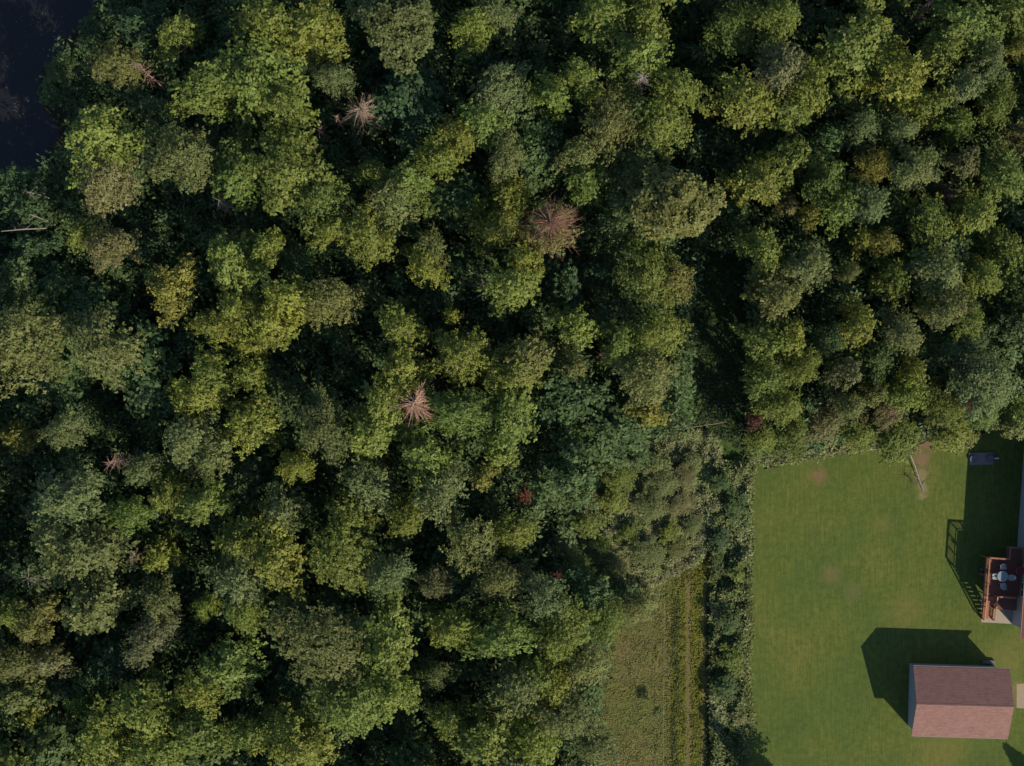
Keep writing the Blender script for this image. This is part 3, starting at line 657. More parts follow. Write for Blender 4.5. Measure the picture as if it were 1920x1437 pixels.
def pole(name, pts, rad, mat, label, cat, twigs=0, seed=0):
    r = random.Random(seed); mb = MB().tube(pts, rad, 6)
    for _ in range(twigs):
        k = r.uniform(0.4, 0.95) * (len(pts) - 1); i = int(k); q = Vector(pts[i]).lerp(Vector(pts[min(i + 1, len(pts) - 1)]), k - i)
        e = q + Vector((r.uniform(-1, 1), r.uniform(-1, 1), r.uniform(-0.1, 0.4))) * 0.9
        mb.tube([q, e], [rad[-1] * 0.9, rad[-1] * 0.3], 4)
    o = mb.build(name, mat); return tag(o, label, cat)
def pp(*a): return [tuple(P(x, y, z)) for x, y, z in a]
pole('leaning_pole', pp((88, 428, 5.5), (45, 430, 8.5), (2, 434, 10.5)), [0.08, 0.065, 0.03], M_PALEBARK, 'longest pale bare trunk leaning out at the left edge above the dark water', 'tree trunk', 3, 1)
pole('leaning_pole', pp((92, 372, 6), (70, 364, 8), (50, 360, 9.5)), [0.06, 0.05, 0.03], M_PALEBARK, 'pale bare trunk leaning just below the pond, uppermost of three', 'tree trunk', 2, 2)
pole('leaning_pole', pp((90, 415, 5.5), (72, 408, 8), (56, 402, 9)), [0.06, 0.05, 0.03], M_PALEBARK, 'short pale bare trunk leaning between two longer pale trunks', 'tree trunk', 2, 3)
pole('fallen_pole', pp((888, 561, 5.5), (918, 542, 7.5)), [0.07, 0.05], M_PALEBARK, 'thin pale pole leaning beside the grey bare tree in the middle', 'tree trunk')
pole('bare_bough', pp((1262, 807, 1.5), (1300, 801, 1.9), (1340, 795, 2.3), (1372, 790, 2.0)), [0.045, 0.035, 0.025, 0.015], M_DEAD, 'long thin bare bough lying across the weeds at the grass ride mouth', 'branch', 5, 4)
pole('bleached_branch', pp((1707, 854, 0.5), (1716, 876, 0.35), (1723, 898, 0.25), (1732, 922, 0.12)), [0.07, 0.06, 0.045, 0.03], plain_mat('bleached_wood', (0.30, 0.27, 0.26), 0.85, 0.15, 0.15, 4), 'bleached pale branch lying on the straw strip on the lawn', 'branch', 6, 5)
pole('fallen_stick', pp((1434, 881, 0.08), (1447, 877, 0.12), (1458, 878, 0.06)), [0.05, 0.045, 0.03], M_BARK, 'dark fallen stick on the lawn corner, lower of two', 'branch', 3, 6)
pole('fallen_stick', pp((1443, 867, 0.3), (1450, 864, 0.12), (1456, 864, 0.06)), [0.04, 0.04, 0.03], M_DEAD, 'reddish fallen stick on the lawn corner, upper of two', 'branch', 3, 7)
pole('branch_stub', pp((1697, 892, 0.05), (1707, 896, 0.5), (1713, 905, 0.1)), [0.03, 0.03, 0.02], M_BARK, 'dark twiggy branch curled beside the bleached branch', 'branch', 14, 8)
pole('boundary_wire', [(*G(1244, 1125), 0.9), (*G(1243, 1250), 0.85), (*G(1242, 1437), 0.9), (*G(1240, 1700), 0.9)], [0.006] * 4, plain_mat('pale_wire', (0.4, 0.38, 0.32), 0.6, 0.3, 0.1, 4, False), 'thin pale wire running straight down the dry meadow', 'wire')

# low shrubs standing in the weeds and brambles
SHR = [(1100, 985, 24, 3.2, 'g', 'green shrub at the dark left side of the weedy clearing'), (1150, 940, 22, 2.6, 'y', 'yellow green shrub inside the weedy clearing, upper one'), (1085, 935, 26, 4.0, 'd', 'dark shrub where the wood meets the weedy clearing'),
       (1128, 1025, 20, 2.4, 'l', 'small lime shrub near the bottom of the weedy clearing'), (1180, 1000, 18, 2.0, 'g', 'small green shrub in the middle of the weedy clearing'), (1230, 872, 24, 2.6, 'p', 'pale shrub in the upper weedy clearing'),
       (1195, 860, 26, 3.4, 'd', 'dark shrub at the upper left rim of the weedy clearing'), (1060, 1030, 26, 3.4, 'p', 'pale shrub at the lower left rim of the weedy clearing'), (1255, 1000, 18, 1.8, 'y', 'yellowish shrub toward the track end of the weedy clearing'),
       (1165, 1105, 26, 3.0, 'd', 'dark shrub at the top of the dry meadow'), (1210, 1128, 22, 2.4, 'p', 'pale grey shrub at the top of the dry meadow'), (1355, 905, 20, 2.2, 'd', 'dark bramble mound, first going down the bramble strip'),
       (1378, 950, 22, 2.0, 'd', 'dark bramble mound, second going down the bramble strip'), (1350, 1010, 18, 1.9, 'k', 'dark bramble mound, third going down the bramble strip'), (1382, 1075, 18, 1.8, 'g', 'green bramble mound, fourth going down the bramble strip'),
       (1370, 1165, 22, 2.2, 'd', 'dark bramble mound, fifth going down the bramble strip'), (1375, 1235, 22, 2.2, 'g', 'green bramble mound, sixth going down the bramble strip'), (1362, 1290, 20, 2.0, 'd', 'dark bramble mound, seventh going down the bramble strip'),
       (1388, 1345, 15, 1.2, 't', 'dry tan bush at the lower end of the bramble strip'), (1300, 865, 20, 1.8, 'p', 'pale shrub on the right side of the weedy clearing')]
NS = len(SHR)
SHR += [(1245, 905, 32, 2.8, 'p', 'soft pale bush, first going down the middle of the weedy clearing'), (1225, 950, 34, 3.0, 'p', 'soft pale bush, second going down the middle of the weedy clearing'), (1275, 945, 30, 2.4, 't', 'tan bush beside the middle of the weedy clearing'),
        (1215, 1035, 34, 2.6, 'p', 'wide pale bush at the bottom of the weedy clearing'), (1285, 895, 26, 2.2, 't', 'tan bush below the long bare bough'), (1160, 895, 34, 3.6, 'g', 'wide green bush near the top of the weedy clearing'),
        (1150, 1065, 34, 3.0, 'b', 'olive bush low in the weedy clearing'), (1270, 1030, 26, 1.8, 'b', 'olive bush where the weedy clearing meets the track'), (1080, 1060, 36, 4.0, 'g', 'wide green bush left of the clearing bottom'), (1300, 985, 24, 1.8, 'p', 'pale bush beside the top of the bramble strip')]
for i, (px, py, r, h, col, lab) in enumerate(SHR):
    me, tr, R0, H0 = PROTO['s'][i % 4] if i < NS else PROTO['f'][i % 5]; b = P(px, py, h * 0.7); b.z = 0
    root = empty('shrub', b, i * 1.7); sc = r * S / R0; root.scale = (sc, sc, h / H0); tag(root, lab, 'shrub', 'shrubs of the clearing and bramble strip')
    link('stem', tr, root); c = link('foliage', me, root); q = PAL[col][0]; c.color = (*q, 1)

# sapling in the meadow
bp = P(1232, 1331, 0.6); bp.z = 0
sap = empty('sapling', bp, 1.0); sap.scale = (0.24, 0.24, 0.26); tag(sap, 'tiny leafy sapling alone in the dry meadow', 'sapling')
link('trunk', PROTO['s'][0][1], sap); c = link('crown', PROTO['s'][0][0], sap); c.color = (0.14, 0.17, 0.06, 1)

# conifers and trees just outside the frame whose shadows reach into it
def conifer(x, y, h, R, label, seed):
    r = np.random.default_rng(seed); N = 9000
    t = r.random(N) ** 0.8; z = h * (0.08 + 0.92 * (1 - t) ) ; whorl = np.round(z / 0.45) * 0.45; z = whorl + r.normal(0, 0.08, N)
    rad = R * (1 - whorl / h) * np.sqrt(r.random(N)) + 0.05; a = r.uniform(0, 6.283, N) ; a = np.round(a * 11 / 6.283) * 6.283 / 11 + whorl * 3 + r.normal(0, 0.12, N)
    p = np.stack([rad * np.cos(a), rad * np.sin(a), z - rad * 0.25], 1)
    d = np.stack([np.cos(a), np.sin(a), r.normal(-0.15, 0.15, N)], 1) + r.normal(0, 0.35, (N, 3))
    me = kites(p, d, unit(np.array([0, 0, 1.0]) + r.normal(0, 0.4, (N, 3))), r.uniform(0.25, 0.45, N), r.uniform(0.12, 0.2, N), r.normal(0.5, 0.12, N), r.random(N), 'crown', M_LEAF)
    root = empty('conifer_tree', (x, y, 0)); tag(root, label, 'tree')
    tr = MB().tube([(0, 0, 0), (0, 0, h * 0.9)], [R * 0.08, 0.03], 8).mesh('trunk', M_BARK)
    link('trunk', tr, root); c = link('crown', me, root); c.color = (0.05, 0.085, 0.03, 1)
x, y = G(1504, 1538); conifer(x, y, 10.5, 2.3, 'dark pointed conifer below the lawn whose shadow crosses the bramble strip', 1)
r2 = empty('young_tree', (*G(1492, 1514), 0), 0.7); r2.scale = (0.95, 0.95, 0.9); tag(r2, 'bushy young tree standing beside the pointed conifer below the lawn', 'tree')
link('trunk', PROTO['s'][1][1], r2); c = link('crown', PROTO['s'][1][0], r2); c.color = (0.09, 0.13, 0.04, 1)
x, y = G(1985, 1510); conifer(x, y, 5.4, 2.4, 'low dark conifer beyond the lawn corner below the garage', 3)
x, y = G(2040, 1512); conifer(x, y, 5.2, 2.4, 'further low conifer in the row below the garage', 4)

# ------------------------------------------------------------------ weeds, brambles, undergrowth: stuff nobody could count
def scatter(name, polys, dens, mat, hmin, hmax, leaf, leaves, seed, spread=0.25, scale=0.5, gap=0.0, upness=0.8, wid=(0.28, 0.6), kindlabel=None):
    r = np.random.default_rng(seed); pts = []
    for poly in polys:
        xs = [p[0] for p in poly]; ys = [p[1] for p in poly]
        area = (max(xs) - min(xs)) * (max(ys) - min(ys)) * S * S; N = int(area * dens)
        X = r.uniform(min(xs), max(xs), N); Y = r.uniform(min(ys), max(ys), N)
        pts += [(a, b) for a, b in zip(X, Y) if inside(poly, a, b)]
    pts = np.array(pts); gx = (pts[:, 0] - CX) * S; gy = (CY - pts[:, 1]) * S
    rr = random.Random(seed)
    def waves(k, lo, hi):
        q = 0
        for _ in range(k):
            th = rr.uniform(0, 6.283); fr = scale * rr.uniform(lo, hi); q = q + np.sin(gx * math.cos(th) * fr + gy * math.sin(th) * fr + rr.uniform(0, 6.28) + 1.3 * np.sin(gx * math.sin(th) * fr * 0.6 - gy * math.cos(th) * fr * 0.6 + rr.uniform(0, 6.28)))
        return q / math.sqrt(k / 2) * 0.55
    nz = waves(22, 1.5, 7.0)
    nz2 = waves(14, 0.5, 2.2)
    keep = (nz + r.normal(0, 0.35, len(gx))) > gap - 1.2
    gx, gy, nz, nz2 = gx[keep], gy[keep], nz[keep], nz2[keep]; n_ = len(gx)
    keep = np.array([not inside(POND, a / S + CX, CY - b / S) for a, b in zip(gx, gy)]) if name == 'undergrowth' else np.ones(len(gx), bool)
    gx, gy, nz, nz2 = gx[keep], gy[keep], nz[keep], nz2[keep]; n_ = len(gx)
    hz = np.clip(hmin + (hmax - hmin) * (0.5 + 0.55 * nz) + r.normal(0, 0.12 * (hmax - hmin), n_), 0.04, None)
    P_, T_, N_, TN, HU = [], [], [], [], []
    tn = 0.5 + 0.22 * nz2 + r.normal(0, 0.12, n_); hu = r.random(n_)
    lean = r.normal(0, 0.35, (n_, 2))
    for j in range(leaves):
        a = j * 6.2832 / leaves + r.uniform(0, 6.28, n_)
        u = r.uniform(0.55, 1.0, n_)
        P_.append(np.stack([gx + r.normal(0, spread * 0.4, n_), gy + r.normal(0, spread * 0.4, n_), hz * u], 1))
        T_.append(np.stack([np.cos(a) + lean[:, 0], np.sin(a) + lean[:, 1], r.uniform(-0.3, 0.5, n_)], 1))
        N_.append(unit(np.stack([r.normal(0, 0.45, n_), r.normal(0, 0.45, n_), np.full(n_, upness)], 1)))
        TN.append(tn + r.normal(0, 0.1, n_)); HU.append(hu)
    P_ = np.concatenate(P_); n2 = len(P_); L = leaf * r.uniform(0.6, 1.5, n2)
    me = kites(P_, np.concatenate(T_), np.concatenate(N_), L, L * r.uniform(*wid, n2), np.concatenate(TN), np.concatenate(HU), name, mat)
    o = link(name, me); tag(o, kindlabel, name.replace('_', ' '), kind='stuff'); return o
WEEDZONE = [(1090, 905), (1140, 862), (1210, 832), (1262, 812), (1325, 806), (1350, 830), (1345, 1000), (1318, 1045), (1270, 1075), (1200, 1112), (1150, 1120), (1085, 1090), (1040, 1062), (985, 1040), (1000, 990), (1060, 960)]
scatter('tall_weeds', [WEEDZONE], 70, M_WEED, 0.35, 1.1, 0.26, 6, 1, 0.3, 0.8, -0.9, wid=(0.16, 0.42), kindlabel='tangle of tall pale weeds filling the clearing')
STRIP = [(1330, 870), (1405, 858), (1404, 1100), (1396, 1300), (1392, 1345), (1402, 1437), (1400, 1560), (1335, 1560), (1336, 1437), (1330, 1300), (1332, 1050)]
scatter('brambles', [STRIP], 40, M_BRAMBLE, 0.15, 1.25, 0.30, 6, 2, 0.3, 0.6, 0.2, kindlabel='strip of dark brambles between the track and the lawn')
scatter('verge_grass', [[(1395, 850), (1404, 850), (1416, 880), (1409, 950), (1415, 1020), (1407, 1090), (1413, 1180), (1406, 1250), (1412, 1340), (1407, 1437), (1398, 1437), (1396, 1100)]],
        40, leaf_material('verge_grass', False, (0.14, 0.165, 0.05), 0.2, 0.3, (0.18, 0.19, 0.075)), 0.03, 0.35, 0.20, 5, 33, 0.35, 0.8, -0.4, kindlabel='longer grass fringing the left side of the mown lawn')
scatter('lawn_edge_weeds', [[(1400, 800), (1500, 790), (1640, 790), (1735, 800), (1715, 852), (1640, 842), (1500, 866), (1412, 872)], [(1740, 800), (1800, 795), (1840, 815), (1812, 838), (1770, 842)]],
        38, leaf_material('edge_weeds', False, (0.17, 0.19, 0.075), 0.2, 0.4, (0.20, 0.20, 0.10)), 0.1, 0.8, 0.26, 5, 3, 0.3, 0.8, -0.1, kindlabel='pale green weeds fringing the top of the mown lawn')
MEADP = [(1262, 1080), (1230, 1100), (1160, 1130), (1110, 1180), (1090, 1300), (1085, 1437), (1080, 1560), (1262, 1560)]
scatter('meadow_grass', [MEADP], 30, M_MEADOW_T, 0.02, 0.10, 0.15, 4, 4, 0.3, 0.7, 0.0, kindlabel='dry brownish grass tufts of the meadow')
M_TT = leaf_material('track_tufts', False, (0.13, 0.14, 0.022), 0.2, 0.5)
scatter('track_grass', [[(1262, 1050), (1286, 1050), (1285, 1560), (1260, 1560)], [(1296, 1050), (1315, 1050), (1315, 1560), (1296, 1560)], [(1262, 1040), (1335, 1040), (1332, 1090), (1250, 1090)]],
        48, M_TT, 0.02, 0.20, 0.17, 4, 5, 0.12, 0.9, 0.1, kindlabel='yellow green grass growing along the track')
scatter('sparse_grass', [[(1244, 1090), (1262, 1060), (1261, 1560), (1246, 1560)], [(1226, 1120), (1262, 1100), (1262, 1560), (1222, 1560)], [(1285, 1060), (1330, 1060), (1330, 1560), (1285, 1560)]],
        6, M_TT, 0.02, 0.18, 0.17, 4, 55, 0.3, 1.6, 0.5, kindlabel='thin yellow green grass where the meadow meets the track')
scatter('dark_grass_row', [[(1266, 1120), (1276, 1130), (1268, 1210), (1275, 1290), (1266, 1360), (1272, 1437), (1270, 1560), (1262, 1560), (1263, 1437), (1260, 1350), (1266, 1290), (1261, 1210)], [(1323, 1060), (1329, 1060), (1330, 1560), (1324, 1560)]],
        34, leaf_material('dark_tufts', False, (0.06, 0.075, 0.022), 0.2, 0.4), 0.03, 0.28, 0.18, 5, 56, 0.35, 2.5, 0.5, kindlabel='broken rows of darker grass beside the wheel ruts')
scatter('ride_grass', [[(1292, 470), (1400, 470), (1415, 700), (1410, 850), (1300, 805)]], 18, leaf_material('shade_dark_ride_leaves', False, (0.035, 0.06, 0.022), 0.2, 0.4), 0.05, 0.4, 0.26, 4, 6, 0.3, 0.6, 0.0, kindlabel='rough grass darkened for the shade on the ride')  # tree shade over the ride is put into this dark leaf colour
# undergrowth of the wood, kept to the gaps where the floor shows
WOOD = [(-150, 380), (60, 375), (110, 330), (150, 240), (110, 170), (150, 100), (215, 40), (215, -120), (2070, -120), (2070, 790), (1860, 800), (1640, 825), (1405, 850), (1395, 470), (1300, 470), (1290, 800), (1080, 870), (1060, 1080), (1150, 1120), (1125, 1290), (1100, 1560), (-150, 1560)]
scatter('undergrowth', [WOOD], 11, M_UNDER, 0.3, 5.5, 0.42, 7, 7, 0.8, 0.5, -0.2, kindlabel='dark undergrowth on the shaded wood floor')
scatter('pond_debris', [[(5, 190), (70, 170), (105, 240), (60, 320), (5, 330)], [(5, 20), (150, 20), (90, 100), (5, 180)]], 2.0, leaf_material('floating_leaves', False, (0.10, 0.10, 0.11), 0.1, 0.5), 0.02, 0.05, 0.16, 3, 8, 0.5, 1.5, 0.9, kindlabel='pale debris floating on the dark pond')

# ------------------------------------------------------------------ garage
def garage():
    root = empty('garage', (*G(1690 + 0, 1300), 0)); z0 = 0
    cx, cy = (40.4 + 50.15) / 2, -(28.75 + 35.7) / 2
    root.location = (cx, cy, 0); root.rotation_euler = (0, 0, math.radians(-1.7))
    tag(root, 'grey sided garage with a pinkish brown shingle gable roof on the lawn', 'garage')
    Lx, Ly, he, hr = 9.75, 7.0, 3.0, 4.43
    wx, wy = Lx / 2 - 0.5, Ly / 2 - 0.3
    # walls with gables (one mesh)
    hw = he + (hr - he) * (0.3 / (Ly / 2)) - 0.1; hg = hr - 0.1
    mb = MB()
    for sx in (-1, 1):
        q = [(sx * wx, -wy, 0), (sx * wx, wy, 0), (sx * wx, wy, hw), (sx * wx, 0, hg), (sx * wx, -wy, hw)]
        mb.poly(q if sx > 0 else q[::-1])
    for sy in (-1, 1):
        q = [(-wx, sy * wy, 0), (wx, sy * wy, 0), (wx, sy * wy, hw), (-wx, sy * wy, hw)]
        mb.poly(q[::-1] if sy > 0 else q)
    mb.build('walls', M_SIDING, root)
    for sy in (-1, 1):    # two roof slopes with thickness
        t = 0.12; m2 = MB()
        a = [(-Lx / 2, sy * Ly / 2, he), (Lx / 2, sy * Ly / 2, he), (Lx / 2, 0, hr), (-Lx / 2, 0, hr)]
        b = len(m2.v)
        m2.v += a + [(x, y, z - t) for x, y, z in a]
        fs = [(0, 1, 2, 3), (7, 6, 5, 4), (0, 4, 5, 1), (1, 5, 6, 2), (3, 2, 6, 7), (0, 3, 7, 4)]
        if sy > 0: fs = [f[::-1] for f in fs]
        m2.f += fs
        m2.build('roof_slope', M_SHINGLE, root)
    rc = MB()
    rc.poly([(-Lx / 2, -0.14, hr - 0.045), (Lx / 2, -0.14, hr - 0.045), (Lx / 2, 0, hr + 0.015), (-Lx / 2, 0, hr + 0.015)])
    rc.poly([(-Lx / 2, 0, hr + 0.015), (Lx / 2, 0, hr + 0.015), (Lx / 2, 0.14, hr - 0.045), (-Lx / 2, 0.14, hr - 0.045)])
    rc.build('ridge_cap', M_SHINGLE, root)
    for sy in (-1, 1): MB().box((0, sy * (Ly / 2 + 0.05), he - 0.09), (Lx - 0.02, 0.09, 0.11)).build('gutter', M_GUT, root)
    d = MB().box((wx + 0.03, 0, 1.1), (0.06, 4.8, 2.2)).build('garage_door', M_TRIM, root)
garage()
pl = MB().box((0, 0, 0.12), (1.3, 0.3, 0.24)).box((0.15, 0.02, 0.27), (0.9, 0.34, 0.05)).build('plank_stack', M_PLANK)
pl.location = (*G(1853, 1241), 0); pl.rotation_euler = (0, 0, math.radians(-3)); tag(pl, 'low grey stack of planks behind the garage', 'planks')

# ------------------------------------------------------------------ house, deck, patio
HROT = math.radians(-4.0)
def house():
    root = empty('house', (0, 0, 0)); tag(root, 'grey house with white framed window cut by the right edge', 'house')
    x0, y0 = 937 * S, -(1170 - 718.5) * S     # lower corner of the wall facing the lawn
    root.location = (x0, y0, 0); root.rotation_euler = (0, 0, HROT)
    W, L, he = 9.0, 19.0, 4.8; hr = he + 2.0; oh = 0.7
    mb = MB()
    mb.poly([(0, 0, 0), (0, 0, he), (0, L, he), (0, L, 0)])
    mb.poly([(W, 0, 0), (W, L, 0), (W, L, he), (W, 0, he)])
    for yy, fl in ((0, False), (L, True)):
        q = [(0, yy, 0), (W, yy, 0), (W, yy, he), (W / 2, yy, hr - 0.1), (0, yy, he)]; mb.poly(q[::-1] if fl else q)
    mb.build('walls', M_SIDING, root)
    for s_ in (0, 1):
        t = 0.15; xe = -oh if s_ == 0 else W + oh; ze = he - (hr - he) * oh / (W / 2) + 0.1
        a = [(xe, -oh, ze), (W / 2, -oh, hr), (W / 2, L + oh, hr), (xe, L + oh, ze)]
        m2 = MB(); m2.v += a + [(x, y, z - t) for x, y, z in a]
        fs = [(0, 1, 2, 3), (7, 6, 5, 4), (0, 4, 5, 1), (1, 5, 6, 2), (2, 6, 7, 3), (3, 7, 4, 0)]
        m2.f += fs if s_ == 0 else [f[::-1] for f in fs]
        m2.build('roof_slope', M_SHINGLE, root)
    MB().box((-oh - 0.05, L / 2, he - 0.27), (0.09, L + 2 * oh, 0.11)).build('gutter', M_CEDAR, root)
    for yy in (3.9, 9.5):
        f = MB().box((-0.03, yy, 2.75), (0.07, 1.5, 1.4)).build('window', M_TRIM, root)
        p1 = MB().box((-0.055, yy - 0.36, 2.75), (0.07, 0.62, 1.22)).box((-0.055, yy + 0.36, 2.75), (0.07, 0.62, 1.22)).build('pane', M_GLASS, f)
house()
def deck():
    root = empty('deck', (0, 0, 0)); tag(root, 'raised reddish wooden deck with orange railings beside the house', 'deck')
    lx, ly = (1831 - CX) * S, (CY - 1109) * S      # lower left corner (ground position)
    root.location = (lx, ly, 0); root.rotation_euler = (0, 0, HROT)
    W, D, z = 3.55, 3.85, 2.25
    MB().box((W / 2, D / 2, z - 0.03), (W, D, 0.06)).build('floor', M_DECK, root)
    MB().box((W / 2, -0.0 + 0.02, z - 0.19), (W - 0.04, 0.05, 0.24)).box((W / 2, D - 0.02, z - 0.19), (W - 0.04, 0.05, 0.24)).box((0.02, D / 2, z - 0.19), (0.05, D - 0.1, 0.24)).build('joists', M_CEDAR, root)
    for px_, py_ in ((0.08, 0.08), (0.08, D / 2), (0.08, D - 0.08), (W - 0.2, 0.08), (W - 0.2, D - 0.08)):
        MB().box((px_, py_, (z - 0.32) / 2), (0.11, 0.11, z - 0.32)).build('support_post', M_CEDAR, root)
    def rail(a, b, nm='railing'):
        a = Vector(a); b = Vector(b); Ln = (b - a).length; mb = MB(); d = (b - a).normalized()
        up = Vector((0, 0, 1)); n_ = max(1, int(round(Ln / 1.25)))
        mb.bar(a + up * 0.93, b + up * 0.93, 0.15, 0.04); mb.bar(a + up * 0.83, b + up * 0.83, 0.05, 0.08); mb.bar(a + up * 0.12, b + up * 0.12, 0.05, 0.08)
        for i in range(n_ + 1):
            p = a.lerp(b, i / n_); mb.box((p.x, p.y, p.z + 0.46), (0.09, 0.09, 0.98))
        k = int(Ln / 0.14)
        for i in range(1, k):
            p = a.lerp(b, i / k); mb.box((p.x, p.y, p.z + 0.475), (0.035, 0.035, 0.67))
        return mb.build(nm, M_CEDAR, root)
    rail((0, 0, z), (0, D, z)); rail((0, D, z), (2.0, D, z)); rail((1.25, 0.0, z), (2.9, 0.0, z))
    # upper landing by the wall and lower landing
    MB().box((2.75, D + 0.62, z - 0.03), (1.6, 1.2, 0.06)).build('landing', M_DECK, root)
    MB().bar((1.98, D + 0.05, z + 0.93), (1.98, D + 1.2, z + 0.93), 0.1, 0.04).bar((1.98, D + 1.2, z + 0.93), (3.5, D + 1.2, z + 0.93), 0.1, 0.04).box((1.98, D + 1.2, z + 0.45), (0.09, 0.09, 0.9)).box((1.98, D + 0.08, z + 0.45), (0.09, 0.09, 0.9)).build('landing_rail', M_CEDAR, root)
    MB().box((2.35, -0.72, z - 0.21), (2.2, 1.36, 0.06)).build('lower_landing', M_DECK, root)
    MB().box((1.3, -1.35, (z - 0.25) / 2), (0.1, 0.1, z - 0.25)).box((3.4, -1.35, (z - 0.25) / 2), (0.1, 0.1, z - 0.25)).build('landing_post', M_CEDAR, root)
    # stairs down towards the patio
    st = MB(); n_ = 11; run = 2.75
    e = Vector((0.70, -run, 0))        # end of the flight in deck space (skewed a little outwards)
    for i in range(n_):
        t = (i + 1) / (n_ + 1)
        st.box((0.55 + e.x * t, e.y * t - 0.05, z * (1 - t)), (1.05, 0.27, 0.045))
    st.build('stair_tread', M_CEDAR, root)
    for sx in (0.02, 1.08):
        MB().bar((sx, -0.02, z - 0.16), (sx + e.x, e.y, 0.08), 0.05, 0.24).build('stringer', M_CEDAR, root)
        mb = MB().bar((sx, 0.0, z + 0.9), (sx + e.x, e.y, 0.9), 0.12, 0.05).bar((sx, 0.0, z + 0.15), (sx + e.x, e.y, 0.2), 0.05, 0.06)
        for i in range(0, 16):
            t = i / 15; w = 0.09 if i in (0, 7, 15) else 0.035
            mb.box((sx + e.x * t, e.y * t, z * (1 - t) + 0.45), (w, w, 0.86))
        mb.build('stair_rail', M_CEDAR, root)
deck()
sheet('patio', [(1838, 1120), (1900, 1115), (1905, 1168), (1897, 1170), (1840, 1167)], 0.024, M_CONC, 0.0, 9, 5)
DZ = 2.25
def chair(px, py, ang, label, first=None):
    loc = P(px, py, DZ + 0.45); loc.z = DZ
    if first is None:
        root = empty('patio_chair', loc, ang)
        MB().box((0, 0, 0.42), (0.46, 0.46, 0.04)).build('seat', M_WHITE, root, 0.012)
        MB().poly([(-0.22, -0.24, 0.46), (0.22, -0.24, 0.46), (0.20, -0.36, 0.86), (0, -0.38, 0.90), (-0.20, -0.36, 0.86)]).poly([(-0.22, -0.27, 0.46), (-0.20, -0.39, 0.86), (0, -0.41, 0.90), (0.20, -0.39, 0.86), (0.22, -0.27, 0.46)]).build('backrest', M_WHITE, root)
        for sx in (-1, 1):
            MB().bar((sx * 0.25, -0.26, 0.64), (sx * 0.26, 0.2, 0.63), 0.06, 0.03).bar((sx * 0.26, 0.18, 0.62), (sx * 0.24, 0.2, 0.44), 0.04, 0.03).build('armrest', M_WHITE, root)
            for sy in (-1, 1): MB().bar((sx * 0.2, sy * 0.2, 0.40), (sx * 0.24, sy * 0.25, 0.0), 0.04, 0.04).build('leg', M_WHITE, root)
    else:
        root = first.copy(); COL.objects.link(root); root.location = loc; root.rotation_euler = (0, 0, ang)
        for ch in list(first.children):
            q = ch.copy(); COL.objects.link(q); q.parent = root
    return tag(root, label, 'chair', 'white chairs round the deck table')
c1 = chair(1880, 1064, math.pi, 'white plastic chair above the round deck table')
chair(1865, 1081, -math.pi / 2 , 'white plastic chair between the round table and the orange railing', c1)
chair(1880, 1098, 0.15, 'white plastic chair below the round deck table', c1)
chair(1895, 1083, math.pi / 2 , 'white plastic chair between the round table and the house', c1)
loc = P(1880, 1081, DZ + 0.72); loc.z = DZ
tb = empty('patio_table', loc); tag(tb, 'round pale glass topped table on the deck', 'table')
MB().cyl((0, 0, 0.70), 0.54, 0.025, 36).build('tabletop', M_TABLE, tb); MB().tube([(0.5 * math.cos(a), 0.5 * math.sin(a), 0.715) for a in np.linspace(0, 6.283, 37)], [0.022] * 37, 6).build('rim', M_WHITE, tb)
for a in (0.78, 2.36, 3.93, 5.5): MB().bar((0.42 * math.cos(a), 0.42 * math.sin(a), 0.70), (0.48 * math.cos(a), 0.48 * math.sin(a), 0), 0.035).build('leg', M_WHITE, tb)
loc = P(1913, 1071, DZ + 0.5); loc.z = DZ
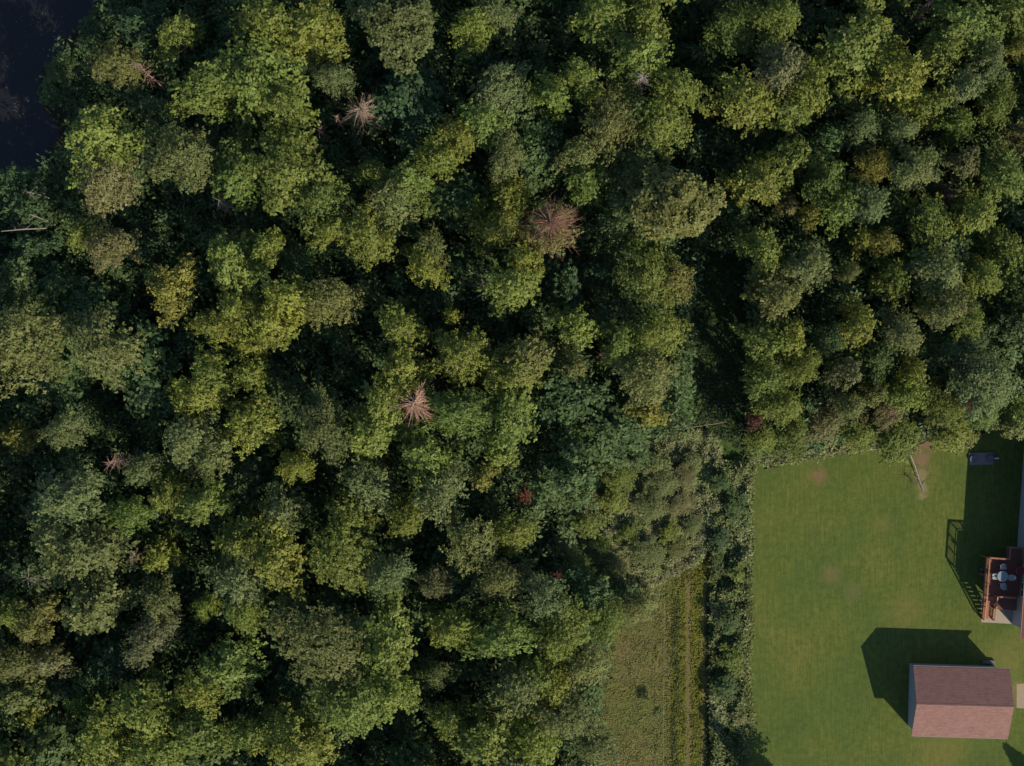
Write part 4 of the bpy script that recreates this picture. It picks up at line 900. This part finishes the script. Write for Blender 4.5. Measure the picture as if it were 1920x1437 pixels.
bb = empty('round_armchair', loc, 0.4); tag(bb, 'dark red round armchair on the deck against the house wall', 'chair')
MB().tube([(0, 0, 0.3), (0, 0, 0.36), (0, 0, 0.44)], [0.40, 0.45, 0.38], 20).build('seat', M_RED, bb)
MB().tube([(0.42 * math.cos(a), 0.42 * math.sin(a), 0.62) for a in np.linspace(0.2, 4.2, 16)], [0.06] * 16, 6).build('backrest', M_RED, bb)
for a in (0.78, 2.36, 3.93, 5.5): MB().bar((0.3 * math.cos(a), 0.3 * math.sin(a), 0.3), (0.36 * math.cos(a), 0.36 * math.sin(a), 0), 0.04).build('leg', M_RED, bb)

# small things beside the deck
for k, (px, py) in enumerate(((1839, 1068), (1838, 1077))):
    o = MB().cyl((0, 0, 0), 0.15, 0.28, 14, 0.19).build('plant_pot', M_PLANK); o.location = (*G(px, py), 0.012)
    tag(o, ['grey pot in the shade beside the deck, upper of two', 'grey pot in the shade beside the deck, lower of two'][k], 'pot', 'pots beside the deck')

# septic pad with two round lids, white pipe
sp_ = empty('septic_pad', (*G(1839, 860), 0.012), math.radians(1.5)); tag(sp_, 'dark grey concrete pad with two round lids in the house shade', 'septic pad')
MB().box((0, 0, 0.06), (2.5, 1.25, 0.12)).build('slab', M_PAD, sp_, 0.02)
for x in (-0.83, 0.85):
    lid = MB().cyl((x, -0.03, 0.12), 0.40, 0.16, 28, 0.38).build('lid', M_LID, sp_)
    MB().tube([(x + 0.36 * math.cos(a), -0.03 + 0.36 * math.sin(a), 0.285) for a in np.linspace(0, 6.283, 29)], [0.025] * 29, 6).build('rim', M_PAD, lid)
o = MB().tube([(-0.22, 0, 0.16), (0.22, 0.0, 0.16)], [0.07, 0.07], 12).build('vent_pipe', M_TRIM); o.location = (*G(1867.5, 859.5), 0.0); tag(o, 'short white pipe lying right beside the septic pad', 'pipe')
o = sheet('dirt_patch', [(1860, 850), (1870, 850), (1876, 858), (1874, 865), (1860, 866)], 0.016, plain_mat('bare_soil', (0.10, 0.08, 0.06), 0.95, 0.05, 0.3, 5), 0.1, 11, 0.2)
